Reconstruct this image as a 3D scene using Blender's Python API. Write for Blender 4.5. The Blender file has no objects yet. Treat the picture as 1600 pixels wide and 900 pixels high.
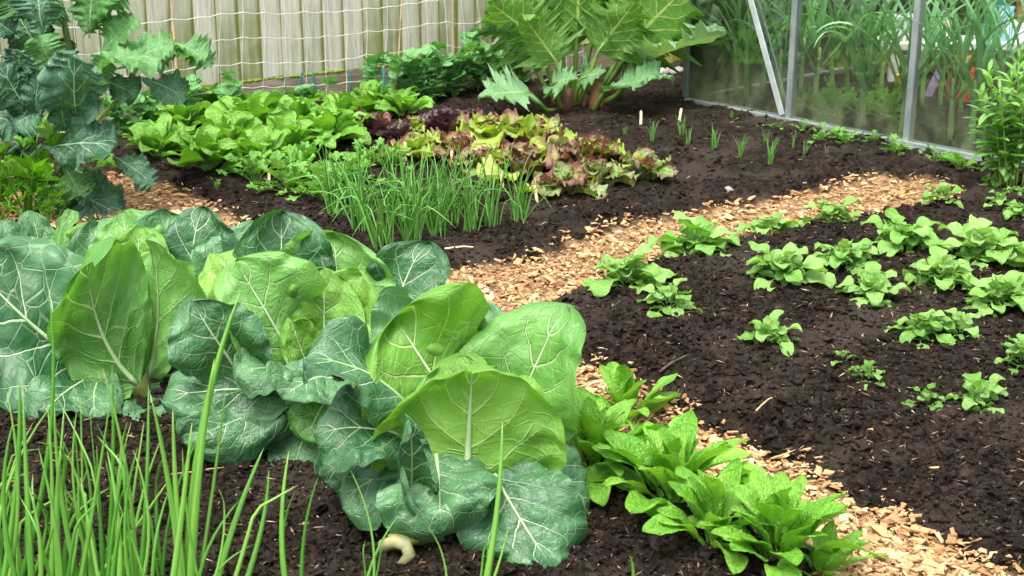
import bpy, math, random
import numpy as np
from mathutils import Matrix, Vector

S = bpy.context.scene
C = S.collection

# ---------------------------------------------------------------- camera, sky, sun, exposure
F = 2300.0                       # focal length in pixels of the 1600 px wide photograph
PITCH = math.radians(18.5)
H = 1.38
cam_d = bpy.data.cameras.new('camera')
cam_d.sensor_width = 36.0
cam_d.lens = F / 1600.0 * 36.0
cam_d.clip_start = 0.05
cam_d.clip_end = 3000.0
cam_d.dof.use_dof = True
cam_d.dof.focus_distance = 4.0
cam_d.dof.aperture_fstop = 11.0
cam = bpy.data.objects.new('camera', cam_d)
C.objects.link(cam)
cam.location = (0, 0, H)
cam.rotation_euler = (math.pi / 2 - PITCH, 0, 0)
S.camera = cam

SUN_EL, SUN_AZ = math.radians(68), math.radians(-150)     # azimuth clockwise from +Y: high, to the left and a little behind the camera
world = bpy.data.worlds.new('World')
S.world = world
world.use_nodes = True
wn = world.node_tree
bg = wn.nodes['Background']
sky = wn.nodes.new('ShaderNodeTexSky')
sky.sky_type = 'NISHITA'
sky.sun_disc = False
sky.sun_elevation = SUN_EL
sky.sun_rotation = SUN_AZ
sky.air_density = 1.0
sky.dust_density = 4.0
sky.ozone_density = 1.0
hs = wn.nodes.new('ShaderNodeHueSaturation')               # thin overcast: the cloud layer greys the blue
hs.inputs['Saturation'].default_value = 0.25
wn.links.new(sky.outputs[0], hs.inputs['Color'])
wn.links.new(hs.outputs[0], bg.inputs['Color'])
bg.inputs['Strength'].default_value = 0.15

sun_d = bpy.data.lights.new('sun', 'SUN')
sun_d.energy = 1.5
sun_d.angle = math.radians(35)
sun_d.color = (1.0, 0.96, 0.9)
sun = bpy.data.objects.new('sun', sun_d)
C.objects.link(sun)
sd = Vector((math.sin(SUN_AZ) * math.cos(SUN_EL), math.cos(SUN_AZ) * math.cos(SUN_EL), math.sin(SUN_EL)))
sun.rotation_euler = sd.to_track_quat('Z', 'Y').to_euler()

S.render.engine = 'CYCLES'
S.view_settings.view_transform = 'Standard'
S.view_settings.look = 'None'
S.view_settings.gamma = 1.0
S.view_settings.use_curve_mapping = False
S.view_settings.exposure = 1.85
S.cycles.max_bounces = 7
S.cycles.diffuse_bounces = 3
S.cycles.glossy_bounces = 3
S.cycles.transmission_bounces = 6
S.cycles.transparent_max_bounces = 12
S.cycles.use_denoising = True

# ---------------------------------------------------------------- pixel of the photograph -> place on the ground
def ray(px, py):
    x, y = (px - 800) / F, -(py - 450) / F
    c, s = math.cos(PITCH), math.sin(PITCH)
    return Vector((x, c + y * s, -s + y * c))
def P(px, py, z=0.0):
    d = ray(px, py)
    return Vector((0, 0, H)) + d * ((z - H) / d.z)
def PY(px, py, Y):
    d = ray(px, py)
    return Vector((0, 0, H)) + d * (Y / d.y)
def SC(Y):                                   # pixels per metre near the ground at distance Y
    return F / (Y * math.cos(PITCH) + (H - 0.1) * math.sin(PITCH))

# ---------------------------------------------------------------- noise
def _h(ix, iy, s):
    a = np.sin(ix * 127.1 + iy * 311.7 + s * 74.7) * 43758.5453
    return a - np.floor(a)
def vn(x, y, s=0):
    ix, iy = np.floor(x), np.floor(y)
    fx, fy = x - ix, y - iy
    fx, fy = fx * fx * (3 - 2 * fx), fy * fy * (3 - 2 * fy)
    a, b, c, d = _h(ix, iy, s), _h(ix + 1, iy, s), _h(ix, iy + 1, s), _h(ix + 1, iy + 1, s)
    return (a * (1 - fx) + b * fx) * (1 - fy) + (c * (1 - fx) + d * fx) * fy
def fbm(x, y, s=0, o=4):
    t, a, n = 0, 1, 0
    for i in range(o):
        t = t + a * (vn(x * 2 ** i + 13.7 * i, y * 2 ** i - 7.3 * i, s + i) - .5); n += a; a *= .5
    return t / n

# ---------------------------------------------------------------- mesh building
class MB:
    def __init__(s): s.V, s.F, s.U, s.n = [], [], [], 0
    def add(s, V, Fs, UV=None):
        V = np.asarray(V, float).reshape(-1, 3)
        if UV is None: UV = np.zeros((len(V), 2))
        s.V.append(V); s.U.append(np.asarray(UV, float))
        for f in (Fs if isinstance(Fs, list) else [Fs]):
            f = np.asarray(f, int)
            if len(f): s.F.append(f + s.n)
        s.n += len(V)
        return s
    def mesh(s, name, mat, smooth=True):
        V = np.concatenate(s.V); U = np.concatenate(s.U)
        me = bpy.data.meshes.new(name)
        me.vertices.add(len(V)); me.vertices.foreach_set('co', V.astype(np.float32).ravel())
        loops = np.concatenate([f.ravel() for f in s.F])
        sizes = np.concatenate([np.full(len(f), f.shape[1]) for f in s.F])
        starts = np.concatenate([[0], np.cumsum(sizes)[:-1]])
        me.loops.add(len(loops)); me.loops.foreach_set('vertex_index', loops.astype(np.int32))
        me.polygons.add(len(sizes))
        me.polygons.foreach_set('loop_start', starts.astype(np.int32))
        me.polygons.foreach_set('loop_total', sizes.astype(np.int32))
        me.polygons.foreach_set('use_smooth', np.full(len(sizes), bool(smooth)))
        uv = me.uv_layers.new(name='UVMap')
        uv.data.foreach_set('uv', U[loops].astype(np.float32).ravel())
        me.materials.append(mat)
        me.update(calc_edges=True); me.validate()
        return me
def one(name, VFU, mat, smooth=True):
    return MB().add(*VFU).mesh(name, mat, smooth)
def xf(V, M):
    M = np.array(M)
    return V @ M[:3, :3].T + M[:3, 3]
def grid_faces(nr, nc, wrap=False):
    r, c = np.meshgrid(np.arange(nr - 1), np.arange(nc if wrap else nc - 1), indexing='ij')
    c2 = (c + 1) % nc
    return np.stack([r * nc + c, r * nc + c2, (r + 1) * nc + c2, (r + 1) * nc + c], -1).reshape(-1, 4)
def box(x0, x1, y0, y1, z0, z1):
    V = np.array([[x, y, z] for z in (z0, z1) for y in (y0, y1) for x in (x0, x1)], float)
    Fq = np.array([[0, 2, 3, 1], [4, 5, 7, 6], [0, 1, 5, 4], [2, 6, 7, 3], [0, 4, 6, 2], [1, 3, 7, 5]])
    return V, Fq
def tube(pts, rad, n=6, flat=1.0, caps=True):
    pts = np.asarray(pts, float); k = len(pts)
    rad = np.broadcast_to(np.asarray(rad, float), (k,))
    T = np.gradient(pts, axis=0); T /= np.linalg.norm(T, axis=1)[:, None] + 1e-12
    ref = np.array([1., 0, 0]) if abs(T[0][0]) < .8 else np.array([0, 1., 0])
    V = []
    for i in range(k):
        a = ref - T[i] * (ref @ T[i]); a /= np.linalg.norm(a); b = np.cross(T[i], a); ref = a
        th = np.arange(n) * 2 * math.pi / n
        V.append(pts[i] + rad[i] * (np.cos(th)[:, None] * a + flat * np.sin(th)[:, None] * b))
    V = np.concatenate(V)
    U = np.stack([np.tile(np.arange(n) / n, k), np.repeat(np.linspace(0, 1, k), n)], -1)
    Fq = grid_faces(k, n, True)
    if caps:
        return V, [Fq, np.arange(n)[None, ::-1], (np.arange(n) + (k - 1) * n)[None]], U
    return V, Fq, U

def leaf(rng, L, W, nu=8, nv=12, a=.6, b=.5, pet=0., petw=.006, bend=.5, bend0=0., bp=1.5, cup=.3, ruf=0., rf=5.,
         low=0., wave=0., puck=0., nsec=7, edge=None, twist=0., cup1=None, basew=0.0, skew=0., rim=0., roll=0.):
    """One leaf: stalk from the origin along +Y, upper side towards +Z. Returns V, F, UV."""
    t = np.linspace(0, 1, nv + 1)
    v = 1 - (1 - t) ** 1.35
    f = (np.maximum(v, 1e-6) ** a) * (np.maximum(1 - v, 0) ** b)
    vm = a / (a + b)
    hw = W / 2 * f / (vm ** a * (1 - vm) ** b)
    hw = np.maximum(hw, (basew * W / 2 + petw) * (1 - v) ** 2)
    uvv = v.copy()
    s = pet + v * L
    npt = 0
    if pet > 0:
        npt = 4
        s = np.concatenate([np.linspace(0, pet, npt, endpoint=False), s])
        hw = np.concatenate([np.full(npt, petw), hw]); hw[npt] = petw
        uvv = np.concatenate([np.zeros(npt), v])
    Lt = pet + L
    th = bend0 + bend * (s / Lt) ** bp
    ds = np.diff(s, prepend=0.)
    y = np.cumsum(np.cos(th) * ds); z = -np.cumsum(np.sin(th) * ds)
    u = np.linspace(-1, 1, nu + 1)
    SS, UU = np.meshgrid(np.arange(len(s)), u, indexing='ij')
    VV = uvv[SS]
    HW = hw[SS].copy()
    if edge is not None:
        e = np.where(UU < 0, edge(VV, 0), edge(VV, 1))
        if rim:                                   # teeth only in the outer rim, the blade inside stays whole
            a_ = np.abs(UU); m_ = 1 - rim
            k_ = np.where(a_ <= m_, .5 * a_ / m_, .5 + (np.maximum(e, .52) - .5) * (a_ - m_) / rim) / np.maximum(a_, 1e-6)
            e = np.where(a_ < 1e-6, .5 / m_, k_)
        HW = np.where(VV > 0, HW * e, HW)
    c = cup if cup1 is None else cup + (cup1 - cup) * VV
    c = np.where(np.abs(c) < 1e-3, 1e-3, c)
    X = HW * np.sin(c * UU) / c
    N = HW * (1 - np.cos(c * UU)) / c
    au = np.abs(UU)
    ph = rng.uniform(0, 1, 6)
    if ruf:
        wob = .35 * np.sin(2 * math.pi * (VV * 2.3 + ph[4]))
        N += ruf * W * au ** 2.2 * np.sin(2 * math.pi * (rf * VV + np.where(UU < 0, ph[0], ph[1]) + wob)) * np.minimum(1, HW / (W * .2)) 
    if low:
        N += low * W * au ** 1.6 * np.sin(2 * math.pi * (1.2 * VV + np.where(UU < 0, ph[2], ph[3])))
    if wave:
        N += wave * W * (fbm(UU * 1.5 + ph[5] * 90, VV * 2.3 + ph[4] * 40, 17, 2)) * (.25 + .75 * au)
        X = X * (1 + .10 * fbm(VV * 2.5 + ph[3] * 30, np.sign(UU) * 3., 19, 2))
    if puck:
        q = (VV - .42 * au) * nsec
        N += puck * W * (np.abs(np.sin(math.pi * q)) ** .6 - .6) * np.minimum(1, au * 4) * (1 - .5 * au) * np.minimum(1, (1 - VV) * 6)
        N += puck * W * 1.2 * fbm(UU * 5 + ph[5] * 50, VV * 7, 3, 2) * np.minimum(1, au * 5)
    if roll:                                      # margins curl back unevenly
        k1 = np.clip(.9 + 3.2 * fbm(VV * 2.2 + ph[2] * 60, np.sign(UU) * 2.7 + ph[1], 23, 2), -.5, 2.2)
        N -= roll * W * k1 * (np.maximum(0, au - .62) / .38) ** 2 * np.minimum(1, VV * 3)
        N -= roll * W * .9 * (np.maximum(0, VV - .80) / .20) ** 2 * (.6 + 2. * fbm(UU * 1.4 + ph[0] * 40, VV * 0, 29, 2))
    if twist:
        tw = twist * (s / Lt)[SS]
        X, N = X * np.cos(tw) - N * np.sin(tw), X * np.sin(tw) + N * np.cos(tw)
    if skew:
        X = X + skew * L * VV ** 2
    if npt:
        pm = (SS <= npt).astype(float)
        N = np.where(SS < npt, np.abs(UU) * petw * 1.0 - petw * .5, N)
    V = np.stack([X, y[SS] + N * np.sin(th)[SS], z[SS] + N * np.cos(th)[SS]], -1).reshape(-1, 3)
    Uu = np.where(SS < npt, 0., UU) if npt else UU
    UV = np.stack([(Uu + 1) / 2, VV], -1).reshape(-1, 2)
    return V, grid_faces(len(s), nu + 1), UV

# ---------------------------------------------------------------- objects
def obj(name, me, parent=None, M=None):
    o = bpy.data.objects.new(name, me)
    C.objects.link(o)
    if parent is not None: o.parent = parent
    if M is not None: o.matrix_basis = M
    return o
def tag(o, label=None, cat=None, group=None, kind=None):
    if label: o['label'] = label
    if cat: o['category'] = cat
    if group: o['group'] = group
    if kind: o['kind'] = kind
    return o
def thing(name, loc, label, cat, group=None, rz=0.):
    o = bpy.data.objects.new(name, None)
    o.empty_display_size = .05
    C.objects.link(o)
    o.location = loc; o.rotation_euler = (0, 0, rz)
    return tag(o, label, cat, group)
def MT(x, y, z): return Matrix.Translation((x, y, z))
def RX(a): return Matrix.Rotation(a, 4, 'X')
def RY(a): return Matrix.Rotation(a, 4, 'Y')
def RZ(a): return Matrix.Rotation(a, 4, 'Z')
def MS(s): return Matrix.Scale(s, 4)

# ---------------------------------------------------------------- materials
class NT:
    def __init__(s, name):
        s.mat = bpy.data.materials.new(name); s.mat.use_nodes = True
        s.t = s.mat.node_tree; s.t.nodes.clear()
        s.out = s.t.nodes.new('ShaderNodeOutputMaterial')
    def n(s, typ, ins=None, **kw):
        nd = s.t.nodes.new('ShaderNode' + typ)
        for k, v in kw.items(): setattr(nd, k, v)
        for k, v in (ins or {}).items(): s.put(nd.inputs[k], v)
        return nd
    def put(s, sock, v):
        if isinstance(v, bpy.types.NodeSocket): s.t.links.new(v, sock)
        elif isinstance(v, bpy.types.Node): s.t.links.new(v.outputs[0], sock)
        else:
            if hasattr(sock.default_value, '__len__') and len(sock.default_value) == 4 and len(v) == 3: v = (*v, 1)
            sock.default_value = v
    def m(s, op, *a):
        nd = s.t.nodes.new('ShaderNodeMath'); nd.operation = op
        for i, v in enumerate(a): s.put(nd.inputs[i], v)
        return nd.outputs[0]
    def ss(s, v, lo, hi, a=0., b=1.):
        nd = s.t.nodes.new('ShaderNodeMapRange'); nd.interpolation_type = 'SMOOTHSTEP'
        for i, x in enumerate((v, lo, hi, a, b)): s.put(nd.inputs[i], x)
        return nd.outputs[0]
    def mix(s, f, a, b):
        nd = s.t.nodes.new('ShaderNodeMix'); nd.data_type = 'RGBA'
        s.put(nd.inputs[0], f); s.put(nd.inputs[6], a); s.put(nd.inputs[7], b)
        return nd.outputs[2]
    def noise(s, vec, scale, detail=3, rough=.5):
        return s.n('TexNoise', {'Vector': vec, 'Scale': scale, 'Detail': detail, 'Roughness': rough}).outputs[0]
    def ramp(s, f, stops):
        nd = s.n('ValToRGB', {'Fac': f}); e = nd.color_ramp.elements
        while len(e) < len(stops): e.new(.5)
        for k, (p, c) in enumerate(stops): e[k].position = p; e[k].color = (*c, 1)
        return nd.outputs[0]
    def bump(s, h, strength=.5, dist=.002):
        return s.n('Bump', {'Height': h, 'Strength': strength, 'Distance': dist}).outputs[0]
    def pbr(s, col, rough=.6, spec=.4, normal=None, metal=0.):
        i = {'Base Color': col, 'Roughness': rough, 'Specular IOR Level': spec, 'Metallic': metal}
        if normal is not None: i['Normal'] = normal
        return s.n('BsdfPrincipled', i).outputs[0]
    def done(s, sh):
        s.put(s.out.inputs['Surface'], sh); return s.mat

def leafmat(name, c1, c2, vein, nsec=7, slope=.45, vw=.10, vs=.8, mid=.05, ax=1., ay=1.2, ts=7., t3=.35, rough=.5, spec=.35,
            tr=.3, tcol=None, bs=.4, blis=.8, bd=.004, edge=None, ew=(.6, .95), patch=None, dist=.06, tip=None):
    t = NT(name)
    uv = t.n('UVMap'); sp = t.n('SeparateXYZ', {0: uv.outputs[0]})
    u = t.m('ABSOLUTE', t.m('MULTIPLY_ADD', sp.outputs[0], 2., -1.)); v = sp.outputs[1]
    rnd = t.n('ObjectInfo').outputs['Random']
    vec = t.n('CombineXYZ', {0: t.m('MULTIPLY', sp.outputs[0], ax), 1: t.m('MULTIPLY', v, ay), 2: t.m('MULTIPLY', rnd, 31.)}).outputs[0]
    nz = t.noise(vec, 5., 2)
    q = t.m('ADD', t.m('SUBTRACT', v, t.m('MULTIPLY', u, slope)), t.m('MULTIPLY', t.m('SUBTRACT', nz, .5), dist * 2))
    tri = t.m('MULTIPLY', t.m('ABSOLUTE', t.m('SUBTRACT', t.m('FRACT', t.m('MULTIPLY', q, float(nsec))), .5)), 2.)
    w2 = t.m('MULTIPLY', t.m('POWER', t.m('SUBTRACT', 1.15, u), 1.4), vw)
    l2 = t.ss(tri, t.m('SUBTRACT', 1., t.m('MULTIPLY', w2, 1.6)), t.m('SUBTRACT', 1., t.m('MULTIPLY', w2, .5)))
    l2 = t.m('MULTIPLY', l2, t.ss(u, 1.05, .6, .25, 1.))
    w1 = t.m('MULTIPLY', t.m('SUBTRACT', 1.1, v), mid)
    l1 = t.ss(u, w1, t.m('MULTIPLY', w1, .45))
    ve = t.m('MAXIMUM', l1, t.m('MULTIPLY', l2, .8))
    if t3:
        vo = t.n('TexVoronoi', {'Vector': vec, 'Scale': ts, 'Randomness': .9}, feature='DISTANCE_TO_EDGE').outputs['Distance']
        ve = t.m('MAXIMUM', ve, t.m('MULTIPLY', t.ss(vo, .04, .006), t3))
    lo = t.noise(vec, 2.2, 3)
    f = t.m('ADD', t.m('MULTIPLY', t.m('SUBTRACT', lo, .5), 1.6), t.m('MULTIPLY_ADD', t.m('SUBTRACT', rnd, .5), .7, .5))
    f = t.ss(f, 0., 1.)
    lam = t.mix(f, c1, c2)
    if patch: lam = t.mix(t.ss(t.noise(vec, patch[1], 3, .6), patch[2], patch[3]), lam, patch[0])
    if edge:
        ee = t.m('ADD', t.m('MAXIMUM', u, t.ss(v, .55, 1.0)), t.m('MULTIPLY', t.m('SUBTRACT', nz, .5), .5))
        lam = t.mix(t.ss(ee, ew[0], ew[1]), lam, edge)
    if tip: lam = t.mix(t.ss(v, tip[1], 1.), lam, tip[0])
    col = t.mix(t.m('MULTIPLY', ve, vs), lam, vein)
    fine = t.noise(vec, 30., 3)
    hgt = t.m('ADD', t.m('SUBTRACT', 1., ve), t.m('MULTIPLY', fine, .35))
    hgt = t.m('ADD', hgt, t.m('MULTIPLY', t.noise(vec, 11., 2), blis * 2.5))
    nrm = t.bump(hgt, min(1., bs * 1.4), bd)
    rg = t.m('ADD', rough - .1, t.m('MULTIPLY', fine, .2))
    pb = t.pbr(col, rg, spec, nrm)
    if tr:
        tc = t.mix(1., col, col)
        g = t.n('Mix', {6: col, 7: tcol or (1.25, 1.35, .45), 0: 1.}, data_type='RGBA', blend_type='MULTIPLY').outputs[2]
        tb = t.n('BsdfTranslucent', {'Color': g, 'Normal': nrm}).outputs[0]
        pb = t.n('MixShader', {0: tr, 1: pb, 2: tb}).outputs[0]
    return t.done(pb)
def plain(name, c1, c2, scale=20., rough=.6, spec=.4, metal=0., bs=.3, stretch=(1, 1, 1), bd=.002, tr=0.):
    t = NT(name)
    mp = t.n('Mapping', {0: t.n('TexCoord').outputs['Object'], 'Scale': stretch})
    rnd = t.n('ObjectInfo').outputs['Random']
    nz = t.n('TexNoise', {'Vector': mp.outputs[0], 'W': t.m('MULTIPLY', rnd, 50.), 'Scale': scale, 'Detail': 5.}, noise_dimensions='4D').outputs[0]
    col = t.mix(t.ss(t.m('ADD', nz, t.m('MULTIPLY', t.m('SUBTRACT', rnd, .5), .25)), .3, .7), c1, c2)
    sh = t.pbr(col, rough, spec, t.bump(nz, bs, bd), metal)
    if tr: sh = t.n('MixShader', {0: tr, 1: sh, 2: t.n('BsdfTranslucent', {'Color': col}).outputs[0]}).outputs[0]
    return t.done(sh)
# ================================================================ the ground: beds of dark soil and paths of wood chips
PATH_PX = [(-80, 262), (165, 262), (240, 276), (300, 292), (335, 316), (420, 358), (500, 395), (600, 407), (690, 410), (760, 398), (830, 386),
           (890, 366), (960, 342), (1060, 318), (1180, 300), (1280, 287), (1370, 266), (1440, 264), (1512, 285), (1500, 300), (1400, 320),
           (1240, 356), (1150, 378), (1000, 418), (900, 447), (830, 472), (775, 494), (850, 530), (935, 570), (1008, 600), (1085, 640),
           (1185, 694), (1282, 745), (1365, 790), (1475, 838), (1580, 880), (1660, 930), (1680, 1010), (1420, 1010), (1330, 930), (1240, 850),
           (1100, 760), (1000, 690), (900, 640), (700, 520), (560, 470), (400, 420), (200, 370), (60, 340), (-80, 330)]
PATH = np.array([P(x, y)[:2] for x, y in PATH_PX])
def path_dist(x, y):                          # signed distance to the path's edge, positive on the path
    d = np.full(x.shape, 1e9); ins = np.zeros(x.shape, bool)
    n = len(PATH)
    for i in range(n):
        ax, ay = PATH[i]; bx, by = PATH[(i + 1) % n]
        ex, ey = bx - ax, by - ay
        t = np.clip(((x - ax) * ex + (y - ay) * ey) / (ex * ex + ey * ey), 0, 1)
        d = np.minimum(d, np.hypot(x - ax - t * ex, y - ay - t * ey))
        cr = ((ay > y) != (by > y)) & (x < (bx - ax) * (y - ay) / (by - ay + 1e-12) + ax)
        ins ^= cr
    return np.where(ins, d, -d)
def sstep(x, a, b):
    t = np.clip((x - a) / (b - a), 0, 1); return t * t * (3 - 2 * t)
PB = P(1330, 520)
def macro(x, y):
    x, y = np.asarray(x, float), np.asarray(y, float)
    wob = fbm(x * 4, y * 4, 11, 3) * .10
    d = path_dist(x, y) + wob
    z = -.045 * sstep(d, -.10, .05)
    # the potato bed is earthed up a little
    r = np.hypot((x - PB.x) / 1.05, (y - PB.y) / 1.35)
    z = z + .05 * (1 - sstep(r, .35, 1.15)) * (1 - sstep(d, -.16, 0))
    z = z + .035 * fbm(x * 1.7, y * 1.7, 5, 3)
    return z, d
def gz(x, y): return float(macro(np.array([x]), np.array([y]))[0][0])
def G(px, py):                                # pixel -> point on the soil
    p = P(px, py)
    for _ in range(3): p = P(px, py, gz(p.x, p.y))
    return p
def micro(x, y, d):
    soil = 1 - sstep(d, -.03, .05)
    c = fbm(x * 11, y * 11, 21, 2) * .030 + np.abs(fbm(x * 26, y * 26, 31, 3)) * .042 + fbm(x * 60, y * 60, 41, 2) * .012
    return c * (.35 + .65 * soil)

def soil_mat():
    t = NT('soil')
    oc = t.n('TexCoord').outputs['Object']
    uv = t.n('SeparateXYZ', {0: t.n('UVMap').outputs[0]})
    n1 = t.noise(oc, 3.5, 4); n2 = t.noise(oc, 45., 5, .65); n3 = t.noise(oc, 230., 3, .6)
    c = t.ramp(n2, [(.3, (.0036, .0026, .0018)), (.52, (.0135, .0096, .0068)), (.74, (.044, .0315, .0225))])
    c = t.mix(t.ss(n1, .48, .68), c, t.mix(n3, (.044, .034, .0255), (.018, .0135, .010)))
    speck = t.ss(t.noise(oc, 330., 2, .5), .70, .76)
    c = t.mix(t.m('MULTIPLY', speck, .55), c, (.30, .22, .14))
    chipc = t.mix(t.ss(n2, .35, .65), (.07, .042, .022), (.33, .20, .10))
    c = t.mix(uv.outputs[0], c, chipc)
    h = t.m('ADD', n2, t.m('MULTIPLY', n3, .5))
    return t.done(t.pbr(c, .9, .08, t.bump(h, 1., .010)))
M_SOIL = soil_mat()

def soil_patch(name, y0, y1, x0, x1, st, margin):
    xs = np.arange(x0, x1 + st * .5, st); ys = np.arange(y0, y1 + st * .5, st)
    YY, XX = np.meshgrid(ys, xs, indexing='ij')
    z, d = macro(XX, YY)
    Z = z + micro(XX, YY, d)
    V = np.stack([XX, YY, Z], -1).reshape(-1, 3)
    pm = sstep(d + .05 * fbm(XX * 20, YY * 20, 77, 2), -.01, .035)
    U = np.stack([pm, np.zeros_like(pm)], -1).reshape(-1, 2)
    Fq = grid_faces(len(ys), len(xs))
    cx, cy = V[Fq[:, 0], 0], V[Fq[:, 0], 1]
    Fq = Fq[np.abs(cx) < cy * .385 + margin]
    return tag(obj(name, MB().add(V, Fq, U).mesh(name, M_SOIL)), kind='structure')
soil_patch('soil_bed', 1.6, 4.4, -2.5, 2.5, .009, .75)
soil_patch('soil_bed', 4.4, 9.4, -4.4, 4.6, .017, .9)

def ground_sheet():
    t = NT('meadow_ground')
    oc = t.n('TexCoord').outputs['Object']
    c = t.mix(t.ss(t.noise(oc, .8, 6, .6), .35, .65), (.035, .026, .018), (.05, .07, .025))
    m = t.done(t.pbr(c, .85, .2, t.bump(t.noise(oc, 12., 6), .8, .03)))
    r = [0, 5, 9, 14, 30, 80, 250, 900, 2500]
    V = [[0, 5, -.13]]; n = 48
    for i, q in enumerate(r[1:]):
        for k in range(n):
            a = 2 * math.pi * k / n
            V.append([q * math.cos(a), 5 + q * math.sin(a), -.13 - (0 if q < 20 else 0)])
    V = np.array(V)
    T = np.array([[0, 1 + k, 1 + (k + 1) % n] for k in range(n)])
    Q = grid_faces(len(r) - 1, n, True) + 1
    tag(obj('ground', MB().add(V, [T, Q]).mesh('ground', m)), kind='structure')
ground_sheet()

# ---- clods: crumbs of soil, thousands of them
def ico():
    p = (1 + 5 ** .5) / 2
    v = np.array([[-1, p, 0], [1, p, 0], [-1, -p, 0], [1, -p, 0], [0, -1, p], [0, 1, p], [0, -1, -p], [0, 1, -p], [p, 0, -1], [p, 0, 1], [-p, 0, -1], [-p, 0, 1]], float)
    v /= np.linalg.norm(v[0])
    f = np.array([[0, 11, 5], [0, 5, 1], [0, 1, 7], [0, 7, 10], [0, 10, 11], [1, 5, 9], [5, 11, 4], [11, 10, 2], [10, 7, 6], [7, 1, 8],
                  [3, 9, 4], [3, 4, 2], [3, 2, 6], [3, 6, 8], [3, 8, 9], [4, 9, 5], [2, 4, 11], [6, 2, 10], [8, 6, 7], [9, 8, 1]])
    return v, f
def sub(v, f):
    v = list(map(tuple, v)); mid = {}; out = []
    def g(a, b):
        k = (min(a, b), max(a, b))
        if k not in mid:
            q = (np.array(v[a]) + np.array(v[b])) / 2; q /= np.linalg.norm(q); mid[k] = len(v); v.append(tuple(q))
        return mid[k]
    for a, b, c in f:
        x, y, z = g(a, b), g(b, c), g(c, a); out += [[a, x, z], [b, y, x], [c, z, y], [x, y, z]]
    return np.array(v), np.array(out)
ICO = ico(); ICO2 = sub(*ICO)
def rand_rot(rng, n):
    q = rng.normal(size=(n, 4)); q /= np.linalg.norm(q, axis=1)[:, None]
    w, x, y, z = q.T
    return np.stack([np.stack([1 - 2 * (y * y + z * z), 2 * (x * y - z * w), 2 * (x * z + y * w)], -1),
                     np.stack([2 * (x * y + z * w), 1 - 2 * (x * x + z * z), 2 * (y * z - x * w)], -1),
                     np.stack([2 * (x * z - y * w), 2 * (y * z + x * w), 1 - 2 * (x * x + y * y)], -1)], 1)
def scatter_xy(rng, n, far_bias=1.0, ymin=2.1, ymax=8.4):
    """points over the garden in view, denser near by"""
    u = rng.uniform(0, 1, n)
    y = 1 / ((1 - u) / ymin + u / ymax)
    y = ymin + (y - ymin) * far_bias
    x = rng.uniform(-1, 1, n) * (y * .375 + .25)
    return x, y
def clods(seed, n, shape, smin, smax, pw, ymax):
    rng = np.random.default_rng(seed)
    x, y = scatter_xy(rng, n, 1., 2.1, ymax)
    z, d = macro(x, y)
    keep = (d < -.005) | (rng.uniform(size=n) < .04)
    clump = vn(x * 3.1, y * 3.1, 8)
    keep &= rng.uniform(size=n) < .62 + .5 * clump
    x, y, z, d = x[keep], y[keep], z[keep], d[keep]
    z = z + micro(x, y, d)
    k = len(x)
    s = smin + (smax - smin) * rng.uniform(size=k) ** pw
    v, f = shape
    B = v[None] * (1 + rng.uniform(-.62, .42, (k, len(v), 1)))
    B = B * np.array([1., .85, .65]) * s[:, None, None]
    B = np.einsum('kij,kvj->kvi', rand_rot(rng, k), B)
    B[:, :, 2] *= .8
    B += np.stack([x, y, z + s * .25], -1)[:, None]
    Ff = (f[None] + (np.arange(k) * len(v))[:, None, None]).reshape(-1, 3)
    return B.reshape(-1, 3), Ff
mb = MB()
mb.add(*clods(1, 7000, ICO2, .007, .024, 2.8, 6.5))
mb.add(*clods(2, 38000, ICO, .003, .011, 1.8, 5.2))
mb.add(*clods(3, 16000, ICO, .004, .017, 3.0, 8.3))
mb.add(*clods(4, 24000, ICO, .004, .012, 1.8, 9.5))
tag(obj('soil_crumbs', mb.mesh('soil_crumbs', M_SOIL, False)), 'dark crumbs and clods of soil lying all over the beds', 'soil', kind='stuff')

# ---- straw and splinters in the soil
def straw():
    t = NT('straw')
    f = t.n('SeparateXYZ', {0: t.n('UVMap').outputs[0]}).outputs[0]
    m = t.done(t.pbr(t.ramp(f, [(0, (.06, .035, .02)), (.6, (.18, .115, .065)), (.9, (.32, .22, .13)), (1, (.50, .38, .24))]), .7, .3))
    rng = np.random.default_rng(7)
    n = 10000
    x, y = scatter_xy(rng, n)
    z, d = macro(x, y)
    k = d < .0
    x, y, z, d = x[k], y[k], z[k], d[k]
    z = z + micro(x, y, d) + .006
    n = len(x)
    L = .003 + .013 * rng.uniform(size=n) ** 2.5; w = L * rng.uniform(.03, .14, n) + .0005
    az = rng.uniform(0, 6.28, n); tl = rng.normal(0, .25, n)
    a = np.stack([np.cos(az) * np.cos(tl), np.sin(az) * np.cos(tl), np.sin(tl)], -1) * L[:, None]
    b = np.stack([-np.sin(az), np.cos(az), rng.normal(0, .3, n)], -1) * w[:, None]
    c = np.stack([0 * x, 0 * x, np.ones(n)], -1) * (w * .6)[:, None]
    p = np.stack([x, y, z], -1)
    V = np.stack([p - a, p - b * .9 + c * .5, p + a, p + b * .9 + c * .5, p + c * 1.6 + a * .1], 1).reshape(-1, 3)
    T = np.array([[0, 1, 4], [1, 2, 4], [2, 3, 4], [3, 0, 4]])
    Ff = (T[None] + (np.arange(n) * 5)[:, None, None]).reshape(-1, 3)
    U = np.repeat(np.stack([rng.uniform(size=n), 0 * x], -1), 5, 0)
    tag(obj('straw', MB().add(V, Ff, U).mesh('straw', m, False)), 'pale straw and wood splinters strewn over the dark soil', 'straw', kind='stuff')
straw()

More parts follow.
